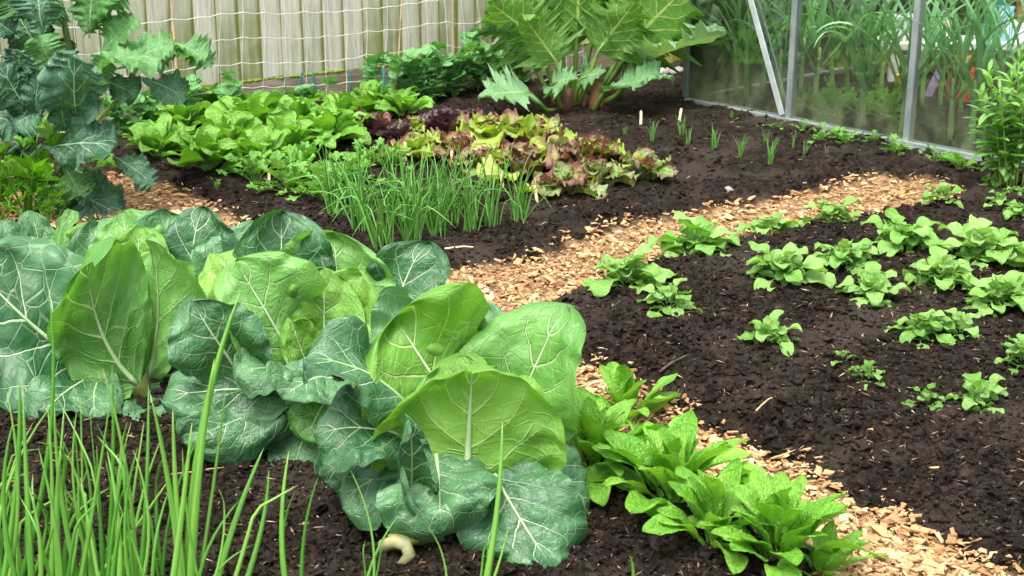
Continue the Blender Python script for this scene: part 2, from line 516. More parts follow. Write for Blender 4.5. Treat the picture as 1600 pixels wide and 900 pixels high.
# ---- wood chips of the path
def chip_mat():
    t = NT('wood_chip')
    f = t.n('SeparateXYZ', {0: t.n('UVMap').outputs[0]}).outputs[0]
    r = t.n('ObjectInfo').outputs['Random']
    f = t.m('FRACT', t.m('ADD', f, r))
    oc = t.n('TexCoord').outputs['Object']
    col = t.ramp(f, [(0., (.20, .105, .05)), (.12, (.26, .14, .06)), (.4, (.37, .21, .09)), (.7, (.46, .29, .14)), (1., (.53, .385, .22))])
    n = t.n('TexNoise', {'Vector': oc, 'Scale': 160., 'Detail': 4.}).outputs[0]
    col = t.mix(t.ss(n, .35, .75, 0, .45), col, (.26, .14, .06))
    return t.done(t.pbr(col, .7, .25, t.bump(n, .5, .002)))
M_CHIP = chip_mat()
CB = np.array([[-1, -1, -1], [1, -1, -1], [1, 1, -1], [-1, 1, -1], [-1, -1, 1], [1, -1, 1], [1, 1, 1], [-1, 1, 1]], float)
CF = np.array([[0, 3, 2, 1], [4, 5, 6, 7], [0, 1, 5, 4], [1, 2, 6, 5], [2, 3, 7, 6], [3, 0, 4, 7]])
def chip_shapes(rng, k):
    L = .0035 + .0125 * rng.uniform(size=k) ** 2.2
    d = np.stack([L, L * rng.uniform(.12, .62, k), L * rng.uniform(.07, .2, k) + .0006], -1)
    B = CB[None] * d[:, None]
    B *= 1 + rng.uniform(-.55, .3, (k, 8, 1)) * np.array([1, 1, .6])
    skew = rng.normal(0, .35, (k, 1))
    B[:, :, 0] += B[:, :, 1] * skew
    return B, L
path = tag(obj('wood_chip_path', None), kind='structure')
path['label'] = 'winding paths of pale orange wood chips between the beds'
def chips():
    rng = np.random.default_rng(12)
    n = 90000
    x, y = scatter_xy(rng, n, 1., 2.2, 6.6)
    z, d = macro(x, y)
    edge = d + .06 * (vn(x * 14, y * 14, 5) - .5)
    pr = np.clip(.002 + sstep(edge, -.07, .03) ** 2, 0, 1)
    pr = np.where((d < -.12), 0.0005, pr)
    k = rng.uniform(size=n) < pr
    x, y, z, d = x[k], y[k], z[k], d[k]
    z = z + micro(x, y, d) * .8 + rng.uniform(.001, .014, len(x)) * sstep(d, -.1, .03) + .003
    k = len(x)
    B, L = chip_shapes(rng, k)
    big = np.where(rng.uniform(size=k) < .06, 1.5, 1.)
    B *= big[:, None, None]; L = L * big
    az = rng.uniform(0, 6.28, k); rx = rng.normal(0, .28, k); ry = rng.normal(0, .25, k)
    ca, sa, cx, sx, cy, sy = np.cos(az), np.sin(az), np.cos(rx), np.sin(rx), np.cos(ry), np.sin(ry)
    o, i = 0 * az, 0 * az + 1
    Rz = np.stack([ca, -sa, o, sa, ca, o, o, o, i], -1).reshape(-1, 3, 3)
    Rx = np.stack([i, o, o, o, cx, -sx, o, sx, cx], -1).reshape(-1, 3, 3)
    Ry = np.stack([cy, o, sy, o, i, o, -sy, o, cy], -1).reshape(-1, 3, 3)
    R = Rz @ Rx @ Ry
    show = L / y
    hid = (y < 2.35) | (np.abs(x) > y * .36)
    # behind the cabbages and under the chard nothing of the path shows
    hid |= (x < .25 * (y - 1.0)) & (x < .55) & (y < 3.5) & (x < -.05 + .2 * (y < 3.1))
    show[hid] = 0
    order = np.argsort(-show)
    top, rest = order[:300], order[300:]
    U = rng.uniform(size=k)
    W = np.einsum('kij,kvj->kvi', R[rest], B[rest]) + np.stack([x, y, z], -1)[rest][:, None]
    Ff = (CF[None] + (np.arange(len(rest)) * 8)[:, None, None]).reshape(-1, 4)
    UV = np.repeat(np.stack([U[rest], 0 * U[rest]], -1), 8, 0)
    tag(obj('small_chips', MB().add(W.reshape(-1, 3), Ff, UV).mesh('small_chips', M_CHIP, False), path), kind='stuff')
    prot = []
    for j in range(24):
        q = top[j]
        prot.append((MB().add(B[q] / L[q], CF, np.full((8, 2), rng.uniform())).mesh('wood_chip', M_CHIP, False)))
    for j, q in enumerate(top):
        M = Matrix([[*(R[q][r] * L[q]), (x[q], y[q], z[q] + .004)[r]] for r in range(3)] + [[0, 0, 0, 1]])
        obj('wood_chip', prot[j % 24], path, M)
chips()
# ================================================================ the fence
FA, FB = P(204, 198), P(797, 125)
FD = (FB - FA); FD.z = 0; FD.normalize()
FANG = math.atan2(FD.y, FD.x)
FN = Vector((FD.y, -FD.x, 0))                  # towards the camera
def FP(s, off=0., z=0.): return Vector((FA.x, FA.y, 0)) + FD * s + FN * off + Vector((0, 0, z))
FR = RZ(FANG)
def board_mat():
    t = NT('fence_board')
    oc = t.n('TexCoord').outputs['Object']; sp = t.n('SeparateXYZ', {0: oc})
    r = t.n('ObjectInfo').outputs['Random']
    mp = t.n('Mapping', {0: oc, 'Scale': (26., 26., 1.6), 'Location': t.n('CombineXYZ', {0: t.m('MULTIPLY', r, 40.), 2: t.m('MULTIPLY', r, 9.)}).outputs[0]}).outputs[0]
    g = t.noise(mp, 3.0, 6, .65); g2 = t.noise(mp, .8, 3); g3 = t.noise(oc, 9., 3)
    col = t.ramp(g, [(.25, (.27, .24, .18)), (.5, (.46, .44, .37)), (.75, (.60, .58, .51))])
    col = t.mix(t.ss(t.m('ADD', t.m('MULTIPLY', r, .6), t.m('MULTIPLY', g3, .7)), .35, 1.0, 0., .6), col, (.27, .29, .18))
    # algae: along the lapped edge, in runs and towards the damp foot
    e = t.m('ADD', t.m('ADD', t.ss(sp.outputs[0], .0012, .0004, 0., 1.1), t.m('MULTIPLY', t.ss(sp.outputs[0], .085, .112), .7)), t.m('MULTIPLY', t.ss(sp.outputs[2], .48, .12), .7))
    e = t.m('MULTIPLY', e, t.ss(t.m('ADD', g2, t.m('MULTIPLY', g3, .6)), .45, 1.0))
    e = t.m('MULTIPLY', e, t.m('MULTIPLY_ADD', r, .9, .35))
    col = t.mix(t.ss(e, .08, .8, 0, .92), col, t.mix(g, (.07, .09, .012), (.20, .22, .04)))
    side = t.ss(t.m('ABSOLUTE', t.n('SeparateXYZ', {0: t.n('TexCoord').outputs['Normal']}).outputs[0]), .5, .8)
    col = t.mix(t.m('MULTIPLY', side, t.ss(g2, .2, .6, .55, .95)), col, t.mix(g, (.06, .075, .008), (.20, .21, .03)))
    return t.done(t.pbr(col, .8, .2, t.bump(g, .35, .002)))
M_BOARD = board_mat()
def board_mesh(rng):
    # feather-edge board: thin on one side, thick on the lapped side
    w, h = .120, 1.72
    x = np.array([0, .003, .04, .09, w]); th = np.array([.017, .0172, .013, .009, .005])
    V = []
    for z in (0., h * .33, h * .66, h):
        for xx, tt in zip(x, th): V.append([xx, -tt - .004 - .006 * (1 - xx / w), z + (rng.normal(0, .001) if z in (0,) else 0)])
        for xx, tt in zip(x[::-1], th[::-1]): V.append([xx, -.002 - .009 * (1 - xx / w), z])
    n = 10
    V = np.array(V)
    Fq = grid_faces(4, n, True)
    return MB().add(V, [Fq, np.arange(n)[None, ::-1], (np.arange(n) + 3 * n)[None]]).mesh('board', M_BOARD, False)
rng = np.random.default_rng(3)
bm = [board_mesh(rng) for _ in range(3)]
fence = thing('wooden_fence', FP(-1., 0, 0), 'weathered feather-edge timber fence with green algae along the back of the garden', 'fence', rz=FANG)
EX = .1052
for i in range(-25, 60):
    obj('board', bm[i % 3], fence, MT(i * EX + 1.0, rng.normal(0, .0015), .150 + rng.normal(0, .002)) @ RY(rng.normal(0, .003)))
def gravel_mat():
    t = NT('gravel_board'); oc = t.n('TexCoord').outputs['Object']
    mp = t.n('Mapping', {0: oc, 'Scale': (1.5, 20, 30)}).outputs[0]
    g = t.noise(mp, 4., 6, .65); g2 = t.noise(oc, 6., 4)
    col = t.ramp(g, [(.3, (.10, .08, .055)), (.55, (.24, .20, .145)), (.8, (.36, .32, .24))])
    col = t.mix(t.ss(g2, .5, .75, 0, .6), col, (.09, .10, .03))
    return t.done(t.pbr(col, .85, .2, t.bump(g, .5, .003)))
M_GRAVEL = gravel_mat()
GBR = [(-2.7, .52), (.523, 2.92), (2.923, 5.3), (5.303, 7.3)]; GBS = []
for i, (s0, s1) in enumerate(GBR):
    GBS.append(obj('gravel_board', one('gravel_board', box(s0 + 1., s1 + 1., -.034, -.006, -.08, .146 - .003 * i), M_GRAVEL, False), fence))
M_MOSS = plain('moss', (.07, .11, .012), (.15, .22, .025), 60., .9, .1, bs=1., bd=.01)
def moss(gb, s0, s1, seed):
    rng = np.random.default_rng(seed); mb = MB()
    v, f = ICO2
    for k in range(int(85 * (s1 - s0))):
        s = rng.uniform(s0, s1)
        if vn(np.array([s * 2.2]), np.array([.3]), 4)[0] < .38: continue
        r = rng.uniform(.004, .011)
        mb.add(v * r * (1 + rng.uniform(-.3, .3, (len(v), 1))) * np.array([1.5, 1, .7]) + np.array([s + 1., -.026 + rng.uniform(-.006, .006), .148]), f)
    tag(obj('moss', mb.mesh('moss', M_MOSS), gb), kind='stuff')
for i, gb in enumerate(GBS): moss(gb, *GBR[i], 5 + i)
for s in (-1.9, .52, 2.92, 5.3, 7.2):
    obj('post', one('post', box(s + 1. - .04, s + 1.04, .012, .09, -.1, 1.85), M_GRAVEL, False), fence)
for z in (.35, 1.0, 1.6):
    obj('rail', one('rail', box(-1.6, 8.2, .001, .011, z, z + .07), M_GRAVEL, False), fence)
# short stump post beside the greenhouse corner
M_STUMP = plain('mossy_timber', (.10, .11, .015), (.24, .23, .05), 14., .85, .2, stretch=(4, 4, 1))
q = G(1062, 112)
tag(obj('timber_stake', one('timber_stake', box(-.045, .045, -.03, .03, -.1, .62), M_STUMP, False), None, MT(q.x, q.y + .25, q.z) @ RZ(FANG)),
    'short algae-green timber post behind the greenhouse corner', 'post')

# ================================================================ pea netting on canes
M_CORD = plain('net_cord', (.42, .42, .38), (.58, .58, .54), 200., .7, .3)
M_CANE = plain('bamboo', (.36, .24, .12), (.52, .38, .2), 18., .5, .4, stretch=(6, 6, .7))
net = thing('pea_netting', FP(-1.6, .16, .02), 'white square-mesh pea netting hung in front of the fence', 'netting', rz=FANG)
NS = np.arange(0, 4.05, .104); NZ = np.arange(.02, .98, .112)
rngn = np.random.default_rng(8)
NX = np.zeros((len(NZ), len(NS))); NZZ = np.zeros_like(NX); NYY = np.zeros_like(NX)
for i, z in enumerate(NZ):
    for j, s in enumerate(NS):
        w = (s % 1.02) / 1.02
        NX[i, j] = s + rngn.normal(0, .004) + .012 * math.sin(i * .8 + j * .2)
        NZZ[i, j] = z - .045 * math.sin(math.pi * w) * (.35 + i * .09) + .02 * math.sin(s * 1.1 + 1) + rngn.normal(0, .003)
        NYY[i, j] = .012 * math.sin(j * .7 + i) + .02 * math.sin(math.pi * w)
def cord(pts, r=.0011):
    p = np.array(pts); out = [p[0]]
    for a, b in zip(p[:-1], p[1:]):
        m = (a + b) / 2 - np.array([0, 0, .006 * abs(b[0] - a[0]) / .1]); out += [m, b]
    rad = np.array([r * (1.9 if k % 2 == 0 else 1.) for k in range(len(out))])
    return tube(np.array(out), rad, 4, caps=False)
for i in range(len(NZ)): obj('cord', one('cord', cord(np.stack([NX[i], NYY[i], NZZ[i]], -1)), M_CORD), net)
for j in range(len(NS)): obj('cord', one('cord', cord(np.stack([NX[:, j], NYY[:, j], NZZ[:, j]], -1), .0010), M_CORD), net)
def cane_mesh(L, r, n=6):
    z = []; rr = []
    for k in range(int(L / .22) + 1):
        for dz, q in ((0, 1.), (.205, .97), (.210, 1.25), (.216, 1.25)):
            z.append(k * .22 + dz); rr.append(r * q * (1 - .25 * k * .22 / L))
    z = np.array(z)
    return tube(np.stack([.004 * np.sin(z * 3), .003 * np.cos(z * 2), z], -1), rr, n)
def cane(px, py, L, r, label, lean=(0, 0), off=None, grp='bamboo canes'):
    q = G(px, py) if off is None else off
    tag(obj('bamboo_cane', one('bamboo_cane', cane_mesh(L, r), M_CANE), None, MT(q.x, q.y, q.z - .05) @ RX(lean[0]) @ RY(lean[1])), label, 'cane', grp)
cane(95, 312, 1.5, .0115, 'thick bamboo cane rising through the curly kale')
def fs(px, off):                                # fence position under a pixel column
    d = ray(px, 160); o = Vector((FA.x, FA.y, 0)) + FN * off
    a = d.x / d.y
    s = (a * o.y - o.x) / (FD.x - a * FD.y)
    return s
cane(0, 0, 1.25, .004, 'thin reddish cane behind the netting above the dark pea clump', (0, math.radians(4)), FP(fs(618, .10), .10))
cane(0, 0, 1.25, .004, 'thin upright cane behind the netting by the rhubarb side', (0, 0), FP(fs(708, .10), .10))
cane(0, 0, 1.25, .006, 'stout cane at the fence half hidden by drooping kale leaf', (0, 0), FP(fs(278, .11), .11))
cane(0, 0, 1.2, .006, 'cane at the fence end behind the rhubarb leaves', (0, 0), FP(fs(806, .12), .12))

# ================================================================ plant sticks and labels
M_TEAL = plain('teal_plastic', (.0, .12, .13), (.01, .20, .19), 30., .4, .5)
M_LABEL = plain('label_wood', (.52, .38, .22), (.68, .54, .36), 40., .7, .3, stretch=(5, 5, 1))
sticks = [(468, 116, 168, 'leftmost teal stick, thick and leaning, behind the spinach'), (490, 114, 164, 'teal stick second from the left behind the spinach'),
          (502, 113, 160, 'thin teal stick third from the left behind the spinach'), (525, 115, 158, 'left one of a close pair of thin teal sticks behind spinach'),
          (531, 114, 158, 'right one of a close pair of thin teal sticks behind spinach'), (543, 111, 158, 'taller left stick of the second teal pair behind spinach'),
          (548, 114, 160, 'shorter right stick of the second teal pair behind spinach'), (571, 117, 156, 'short faint teal stick between the pair and the tall ones'),
          (582, 110, 158, 'teal stick second from the right, behind the last spinach'), (601, 109, 176, 'tallest teal stick standing in front of the rightmost spinach leaves')]
for k, (x, yt, yb, lab) in enumerate(sticks):
    q = G(x, yb); top = PY(x, yt - 5, q.y); L = top.z - q.z
    r = .006 if k in (0, 1, 9) else .0042
    o = obj('plant_stick', one('plant_stick', tube([[0, 0, -.05], [0, 0, L * .5], [0, 0, L - .01], [0, 0, L]], [r, r, r * .8, r * .3], 6), M_TEAL), None,
            MT(*q) @ RY(math.radians([6, 2, 0, -1, 1, -3, 2, 0, 1, 0][k])))
    tag(o, lab, 'stick', 'teal plant sticks')
def label_mesh(L, w=.011):
    t = .0012
    xs = [-w / 2, w / 2]
    zs = [-.04, L - .006, L - .002, L]; ws = [1, 1, .75, .35]
    V = []
    for z, q in zip(zs, ws): V += [[-w / 2 * q, -t, z], [w / 2 * q, -t, z], [w / 2 * q, t, z], [-w / 2 * q, t, z]]
    return np.array(V), [grid_faces(4, 4, True), np.array([[12, 13, 14, 15]])]
labels = [(1001, 173, 201, 0, 'upright wooden label left of the chive seedlings'), (1061, 169, 191, -8, 'tilted wooden label among the chive seedlings nearer the greenhouse'),
          (575, 209, 222, 0, 'small wooden label beside the dark red lettuce'), (634, 222, 254, 1, 'tall wooden label between spring onions and yellow-green lettuce'),
          (706, 235, 262, 0, 'wooden label behind the middle spring onions before the red lettuce'), (785, 268, 293, 3, 'wooden label right of the spring onions under oak-leaf lettuce'),
          (839, 289, 315, 8, 'wooden label at the front of the speckled lettuce'), (548, 332, 348, -32, 'fallen-over wooden label at the foot of the spring onions'),
          (420, 265, 289, -4, 'thin wooden label standing in the coriander')]
for x, yt, yb, lean, lab in labels:
    q = G(x, yb); top = PY(x, yt, q.y); L = max(.04, (top.z - q.z))
    tag(obj('plant_label', one('plant_label', label_mesh(L), M_LABEL, False), None, MT(*q) @ RY(math.radians(-lean)) @ RX(math.radians(-4)) @ RZ(math.radians(lean * 3))), lab, 'plant label', 'wooden plant labels')

# ================================================================ the greenhouse
GA, GB = P(1072, 158), P(1540, 250)
GD = GB - GA; GD.z = 0; GD.normalize()
GANG = math.atan2(GD.y, GD.x)                   # along the glass wall, towards the camera's right
PITCHG = .615; NBAY = 4; GW = 1.95              # depth of the house
M_ALU = plain('aluminium', (.16, .19, .19), (.30, .335, .33), 25., .45, .5, metal=.55, bs=.15, stretch=(1, 1, .3))
def glass_mat():
    t = NT('glass')
    oc = t.n('TexCoord').outputs['Object']; sp = t.n('SeparateXYZ', {0: oc})
    fr = t.n('Fresnel', {'IOR': 1.5}).outputs[0]
    n = t.noise(oc, 5., 5, .6); n2 = t.noise(t.n('Mapping', {0: oc, 'Scale': (5, 5, 2.5)}).outputs[0], 3., 5)
    film = t.m('ADD', t.ss(n, .4, .8, .008, .05), t.m('MULTIPLY', t.ss(sp.outputs[2], .30, .03), t.ss(n2, .3, .7, .03, .20)))
    tr = t.n('BsdfTransparent', {'Color': (.97, 1., .98)}).outputs[0]
    gl = t.n('BsdfGlossy', {'Color': (1, 1, 1), 'Roughness': .02}).outputs[0]
    df = t.n('BsdfDiffuse', {'Color': (.30, .36, .20)}).outputs[0]
    a = t.n('MixShader', {0: fr, 1: tr, 2: gl}).outputs[0]
    return t.done(t.n('MixShader', {0: film, 1: a, 2: df}).outputs[0])
M_GLASS = glass_mat()
gh = thing('greenhouse', (GA.x, GA.y, .0), 'aluminium framed glass greenhouse with dirty panes at the top right', 'greenhouse', rz=GANG)
# local: x along the near wall, y into the house, z up
LEN = NBAY * PITCHG; EV = 1.42
def part(name, VF, mat, parent=gh, smooth=False, M=None): return obj(name, one(name, VF, mat, smooth), parent, M)
def bar(x, y, z0, z1, ax='x'):
    # T-shaped glazing bar: web and a flange with lips
    mb = MB()
    a, b = (.0135, .006) if ax == 'x' else (.006, .0135)
    mb.add(*box(x - a, x + a, y - b, y + b, z0, z1))
    a, b = (.006, .018) if ax == 'x' else (.018, .006)
    dx, dy = (0, .0235) if ax == 'x' else (.0235, 0)
    mb.add(*box(x - a + dx, x + a + dx, y - b + dy, y + b + dy, z0, z1 - .002))
    return mb
for k in range(NBAY + 1):
    m = bar(k * PITCHG, -.008, -.02, EV)
    if k in (0, NBAY): m.add(*box(k * PITCHG - .022, k * PITCHG + .022, .016, .05, -.02, EV - .004))
    obj('glazing_bar', m.mesh('glazing_bar', M_ALU, False), gh)
    obj('glazing_bar', bar(k * PITCHG, GW, -.02, EV).mesh('glazing_bar', M_ALU, False), gh)
for k in (1, 2):
    obj('glazing_bar', bar(0., k * GW / 3, -.02, EV, 'y').mesh('glazing_bar', M_ALU, False), gh)
part('base_rail', box(.02, LEN + .03, -.035, .03, -.012, .018), M_ALU)
part('base_lip', box(.03, LEN + .03, -.052, -.036, -.018, .004), M_ALU)
part('base_rail', box(-.02, LEN + .03, GW + .02, GW + .06, -.012, .018), M_ALU)
part('base_rail', box(-.03, .015, .055, GW - .02, -.012, .016), M_ALU)
part('eaves_rail', box(-.02, LEN + .03, -.03, .03, EV, EV + .05), M_ALU)
part('eaves_rail', box(-.02, LEN + .03, GW - .03, GW + .03, EV, EV + .05), M_ALU)
b0, b1 = Vector((PITCHG - .025, -.022, .03)), Vector((PITCHG - .60, -.022, 1.35))
dv = b1 - b0
M_BRACE = plain('brace_alloy', (.36, .40, .41), (.48, .52, .52), 25., .45, .5, metal=.4, bs=.1)
part('brace', box(-.013, .013, -.004, .004, 0, dv.length), M_BRACE, M=Matrix.Translation(b0) @ Vector((0, 0, 1)).rotation_difference(dv).to_matrix().to_4x4())
for k in range(NBAY):
    for y in (-.004, GW + .004):
        part('pane', box(k * PITCHG + .012, (k + 1) * PITCHG - .012, y - .0015, y + .0015, .02, EV - .005), M_GLASS)
for k in range(3):
    part('pane', box(-.0015, .0015, k * GW / 3 + .045, (k + 1) * GW / 3 - .02, .02, EV - .005), M_GLASS)
    
def GI(x, y, z=0.):                              # inside the greenhouse
    q = RZ(GANG) @ Vector((x, y, 0))
    return Vector((GA.x + q.x, GA.y + q.y, z))
def gi_at(px, py, z=0.):                         # pixel -> local greenhouse coordinates on height z
    q = P(px, py, z) - Vector((GA.x, GA.y, 0)); q = RZ(-GANG) @ Vector((q.x, q.y, 0))
    return q.x, q.y
# ================================================================ leaf materials
M_CABB = leafmat('cabbage_blue_leaf', (.019, .088, .026), (.085, .22, .085), (.46, .60, .38), 5, .42, .075, .8, .05, 1, 1.25, 7., .28, .45, .5, .26, bs=.65, blis=.4, bd=.006, dist=.03)
M_CABG = leafmat('cabbage_green_leaf', (.060, .195, .026), (.145, .335, .075), (.40, .56, .26), 5, .42, .085, .8, .06, 1, 1.25, 7., .28, .48, .45, .34, bs=.65, blis=.4, bd=.006, dist=.03)
M_CABY = leafmat('cabbage_heart_leaf', (.100, .260, .026), (.185, .365, .06), (.46, .60, .24), 5, .42, .08, .7, .06, 1, 1.25, 7., .25, .48, .4, .36, bs=.6, blis=.4, bd=.006, dist=.03)
M_KALE = leafmat('kale_leaf', (.018, .078, .036), (.060, .165, .085), (.38, .54, .32), 4, .5, .06, .8, .05, 1, 1.3, 6, .25, .5, .4, .28, bs=.4)
M_KALEL = leafmat('kale_young_leaf', (.045, .15, .03), (.10, .25, .08), (.36, .54, .24), 5, .5, .06, .7, .045, 1, 1.3, 6, .25, .5, .4, .36, bs=.4)
M_RHUB = leafmat('rhubarb_leaf', (.070, .195, .022), (.145, .30, .06), (.42, .54, .16), 6, .45, .09, .75, .06, 1, 1.4, 8, .3, .55, .35, .42, bs=.5)
M_RHUB2 = leafmat('rhubarb_grey_leaf', (.09, .22, .075), (.19, .33, .16), (.40, .54, .25), 6, .45, .07, .6, .05, 1, 1.4, 8, .3, .55, .35, .3, bs=.5)
M_SPIN = leafmat('spinach_leaf', (.10, .28, .02), (.21, .43, .065), (.26, .46, .12), 5, .45, .06, .5, .05, 1, 1.5, 5, .2, .36, .5, .35, bs=.55, blis=1.1)
M_SPINF = leafmat('spinach_front_leaf', (.10, .30, .016), (.22, .46, .05), (.26, .46, .12), 5, .5, .05, .45, .05, 1, 1.6, 5, .2, .36, .5, .35, bs=.55, blis=1.2)
M_LETG = leafmat('lettuce_green_leaf', (.20, .33, .03), (.32, .42, .07), (.46, .54, .20), 4, .45, .05, .5, .07, 1, 1.2, 4, .2, .42, .45, .35, edge=(.34, .24, .10), ew=(.80, 1.2))
M_LETR = leafmat('lettuce_red_leaf', (.20, .27, .035), (.24, .21, .06), (.36, .38, .14), 4, .45, .05, .4, .07, 1, 1.2, 4, .2, .42, .45, .32, edge=(.15, .048, .045), ew=(.42, .98))
M_LETD = leafmat('lettuce_dark_leaf', (.055, .05, .025), (.075, .04, .04), (.14, .11, .06), 4, .45, .05, .4, .07, 1, 1.2, 4, .2, .38, .5, .25, edge=(.06, .026, .036), ew=(.2, .7), tcol=(1.3, .8, .6))
M_LETS = leafmat('lettuce_speckled_leaf', (.11, .25, .035), (.20, .33, .08), (.36, .48, .2), 4, .45, .05, .5, .07, 1, 1.2, 4, .2, .42, .45, .33, patch=((.13, .05, .045), 8., .48, .60), edge=(.18, .12, .08), ew=(.6, 1.2))
M_POT = leafmat('potato_leaf', (.14, .33, .045), (.27, .47, .13), (.33, .50, .20), 5, .5, .07, .45, .05, 1, 1.4, 5, .15, .5, .35, .33, bs=.6)
M_CORI = leafmat('coriander_leaf', (.085, .25, .025), (.17, .36, .07), (.26, .45, .12), 4, .5, .05, .3, .05, t3=0, rough=.5, tr=.35, bs=.3)
M_PARS = leafmat('celery_leaf', (.075, .24, .012), (.16, .36, .03), (.24, .46, .07), 4, .5, .05, .3, .05, t3=0, rough=.45, tr=.38, bs=.3)
M_PEA = leafmat('pea_leaf', (.075, .23, .06), (.16, .36, .13), (.18, .34, .12), 5, .5, .05, .4, .05, t3=0, rough=.55, tr=.32, bs=.3)
M_TALL = leafmat('leafy_herb_leaf', (.085, .25, .025), (.19, .38, .09), (.26, .45, .12), 5, .6, .04, .3, .06, t3=0, rough=.5, tr=.36, bs=.3)
M_SEED = leafmat('seedling_leaf', (.085, .25, .02), (.16, .35, .06), (.25, .45, .12), 4, .5, .05, .3, .06, t3=0, rough=.5, tr=.35, bs=.3)
M_LEEK = leafmat('leek_leaf', (.10, .27, .10), (.21, .42, .22), (.17, .31, .18), 3, .0, .01, .2, .08, t3=0, rough=.45, tr=.28, bs=.2)
M_SHRUB = leafmat('shrub_leaf', (.02, .055, .012), (.06, .12, .02), (.08, .14, .04), 4, .5, .05, .3, .06, t3=0, rough=.5, tr=.3, bs=.2)
def blade_mat(name, c0, c1, c2, tr=.3):
    t = NT(name)
    sp = t.n('SeparateXYZ', {0: t.n('UVMap').outputs[0]}); r = t.n('ObjectInfo').outputs['Random']
    vec = t.n('CombineXYZ', {0: t.m('MULTIPLY', sp.outputs[0], 22.), 1: t.m('MULTIPLY', sp.outputs[1], 3.), 2: t.m('MULTIPLY', r, 40.)}).outputs[0]
    n = t.noise(vec, 1., 4)
    col = t.mix(t.ss(t.m('ADD', n, t.m('MULTIPLY', t.m('SUBTRACT', r, .5), .6)), .25, .75), c1, c2)
    col = t.mix(t.ss(sp.outputs[1], .16, .0), col, c0)
    col = t.mix(t.m('MULTIPLY', t.ss(sp.outputs[1], .93, 1.), t.ss(r, .55, .8)), col, (.42, .36, .10))
    nr = t.bump(n, .2, .001)
    sh = t.n('MixShader', {0: tr, 1: t.pbr(col, .38, .45, nr), 2: t.n('BsdfTranslucent', {'Color': col}).outputs[0]}).outputs[0]
    return t.done(sh)
M_ONION = blade_mat('onion_blade', (.26, .38, .12), (.075, .26, .025), (.14, .35, .07))
M_ONIONB = blade_mat('big_onion_blade', (.30, .42, .14), (.07, .25, .025), (.18, .40, .06))
M_CHIVE = blade_mat('chive_blade', (.26, .40, .14), (.075, .24, .025), (.15, .34, .07))
M_STEMG = plain('green_stem', (.13, .26, .035), (.24, .38, .08), 25., .45, .4, stretch=(3, 3, .6), tr=.15)
M_STEMD = plain('dark_green_stem', (.045, .09, .018), (.10, .17, .04), 25., .5, .4, stretch=(3, 3, .6))
M_STEMR = plain('rhubarb_stalk', (.05, .11, .012), (.11, .19, .025), 12., .4, .45, stretch=(3, 3, .5))
M_BROWN = plain('rhubarb_bud_scale', (.07, .028, .014), (.17, .07, .03), 20., .6, .35, stretch=(3, 3, .8))
M_ROOT = plain('cabbage_stalk', (.12, .125, .05), (.26, .25, .13), 14., .6, .35)
M_ROOTG = plain('cabbage_stalk_green', (.10, .14, .015), (.20, .22, .05), 14., .6, .35)
M_DRY = plain('withered_leaf', (.24, .14, .06), (.42, .30, .15), 30., .8, .2)
M_TWIG = plain('twig_bark', (.035, .025, .018), (.10, .075, .05), 40., .8, .2)
M_RIB = plain('leaf_midrib', (.30, .44, .20), (.48, .60, .34), 20., .5, .4, stretch=(1, 1, 1), tr=.2)
# ================================================================ leaves placed one by one
TOCAM = Vector((0, -math.cos(PITCH), math.sin(PITCH)))
UP = Vector((0, 0, 1)); RIGHT = Vector((1, 0, 0))
def nvec(n):
    return TOCAM * n[0] + UP * n[1] + RIGHT * n[2]
def place(VFU, base, tip, n):
    """matrix that carries a canonical leaf (stalk at the origin, tip wherever it curls to) from base to tip, upper side towards n"""
    V = VFU[0]
    UVv = VFU[2]
    t = V[np.argmax(UVv[:, 1] - 10 * (np.abs(UVv[:, 0] - .5) > .2))]
    ch = Vector(t); d = tip - base
    y0 = ch.normalized(); z0 = (Vector((0, 0, 1)) - y0 * y0.z).normalized() if abs(y0.z) < .999 else Vector((0, -1, 0))
    x0 = y0.cross(z0)
    y1 = d.normalized(); z1 = (n - y1 * n.dot(y1)).normalized(); x1 = y1.cross(z1)
    A = Matrix([x0, y0, z0]).transposed(); B = Matrix([x1, y1, z1]).transposed()
    R = (B @ A.transposed()).to_4x4()
    return R, d.length / ch.length
def hero(parent, rng, bb, tt, w, n, mat, name='leaf', label=None, rib=0., **kw):
    """b, t: (px, py, Y) of the leaf's foot and tip; w: width in metres"""
    base, tip = PY(*bb), PY(*tt)
    L = (tip - base).length
    VFU = leaf(rng, L, w, **kw)
    R, s = place(VFU, base, tip, nvec(n))
    # bake the scale along the leaf so that the width stays as asked
    V = VFU[0] * np.array([1, s, s]) if s < 1.6 else VFU[0] * s
    me = one(name, (V, VFU[1], VFU[2]), mat)
    o = obj(name, me, parent, Matrix.Translation(base - Vector(parent.location)) @ R)
    if label: o['label'] = label
    if rib:
        nu_ = kw.get('nu', 8); Vc = V.reshape(-1, nu_ + 1, 3)
        mid = Vc[::2, nu_ // 2]; v_ = VFU[2].reshape(-1, nu_ + 1, 2)[::2, nu_ // 2, 1]
        k_ = v_ < .88
        obj('midrib', one('midrib', tube(mid[k_], rib * ((1 - v_[k_]) ** 1.1 + .06), 6), M_RIB), o)
    return o
def ragged(rng, depth=.1, freq=7., bites=0):
    ph = rng.uniform(0, 50, 2); bs = [(rng.integers(0, 2), rng.uniform(.4, .95), rng.uniform(.02, .05), rng.uniform(.15, .4)) for _ in range(bites)]
    def e(v, side):
        r = 1 - depth * np.abs(2 * fbm(v * freq + ph[side], 0 * v + 3.3, 9 + side, 3))
        for sd_, p, wd, dp in bs:
            if sd_ == side: r = r - dp * np.exp(-((v - p) / wd) ** 2)
        return r
    return e
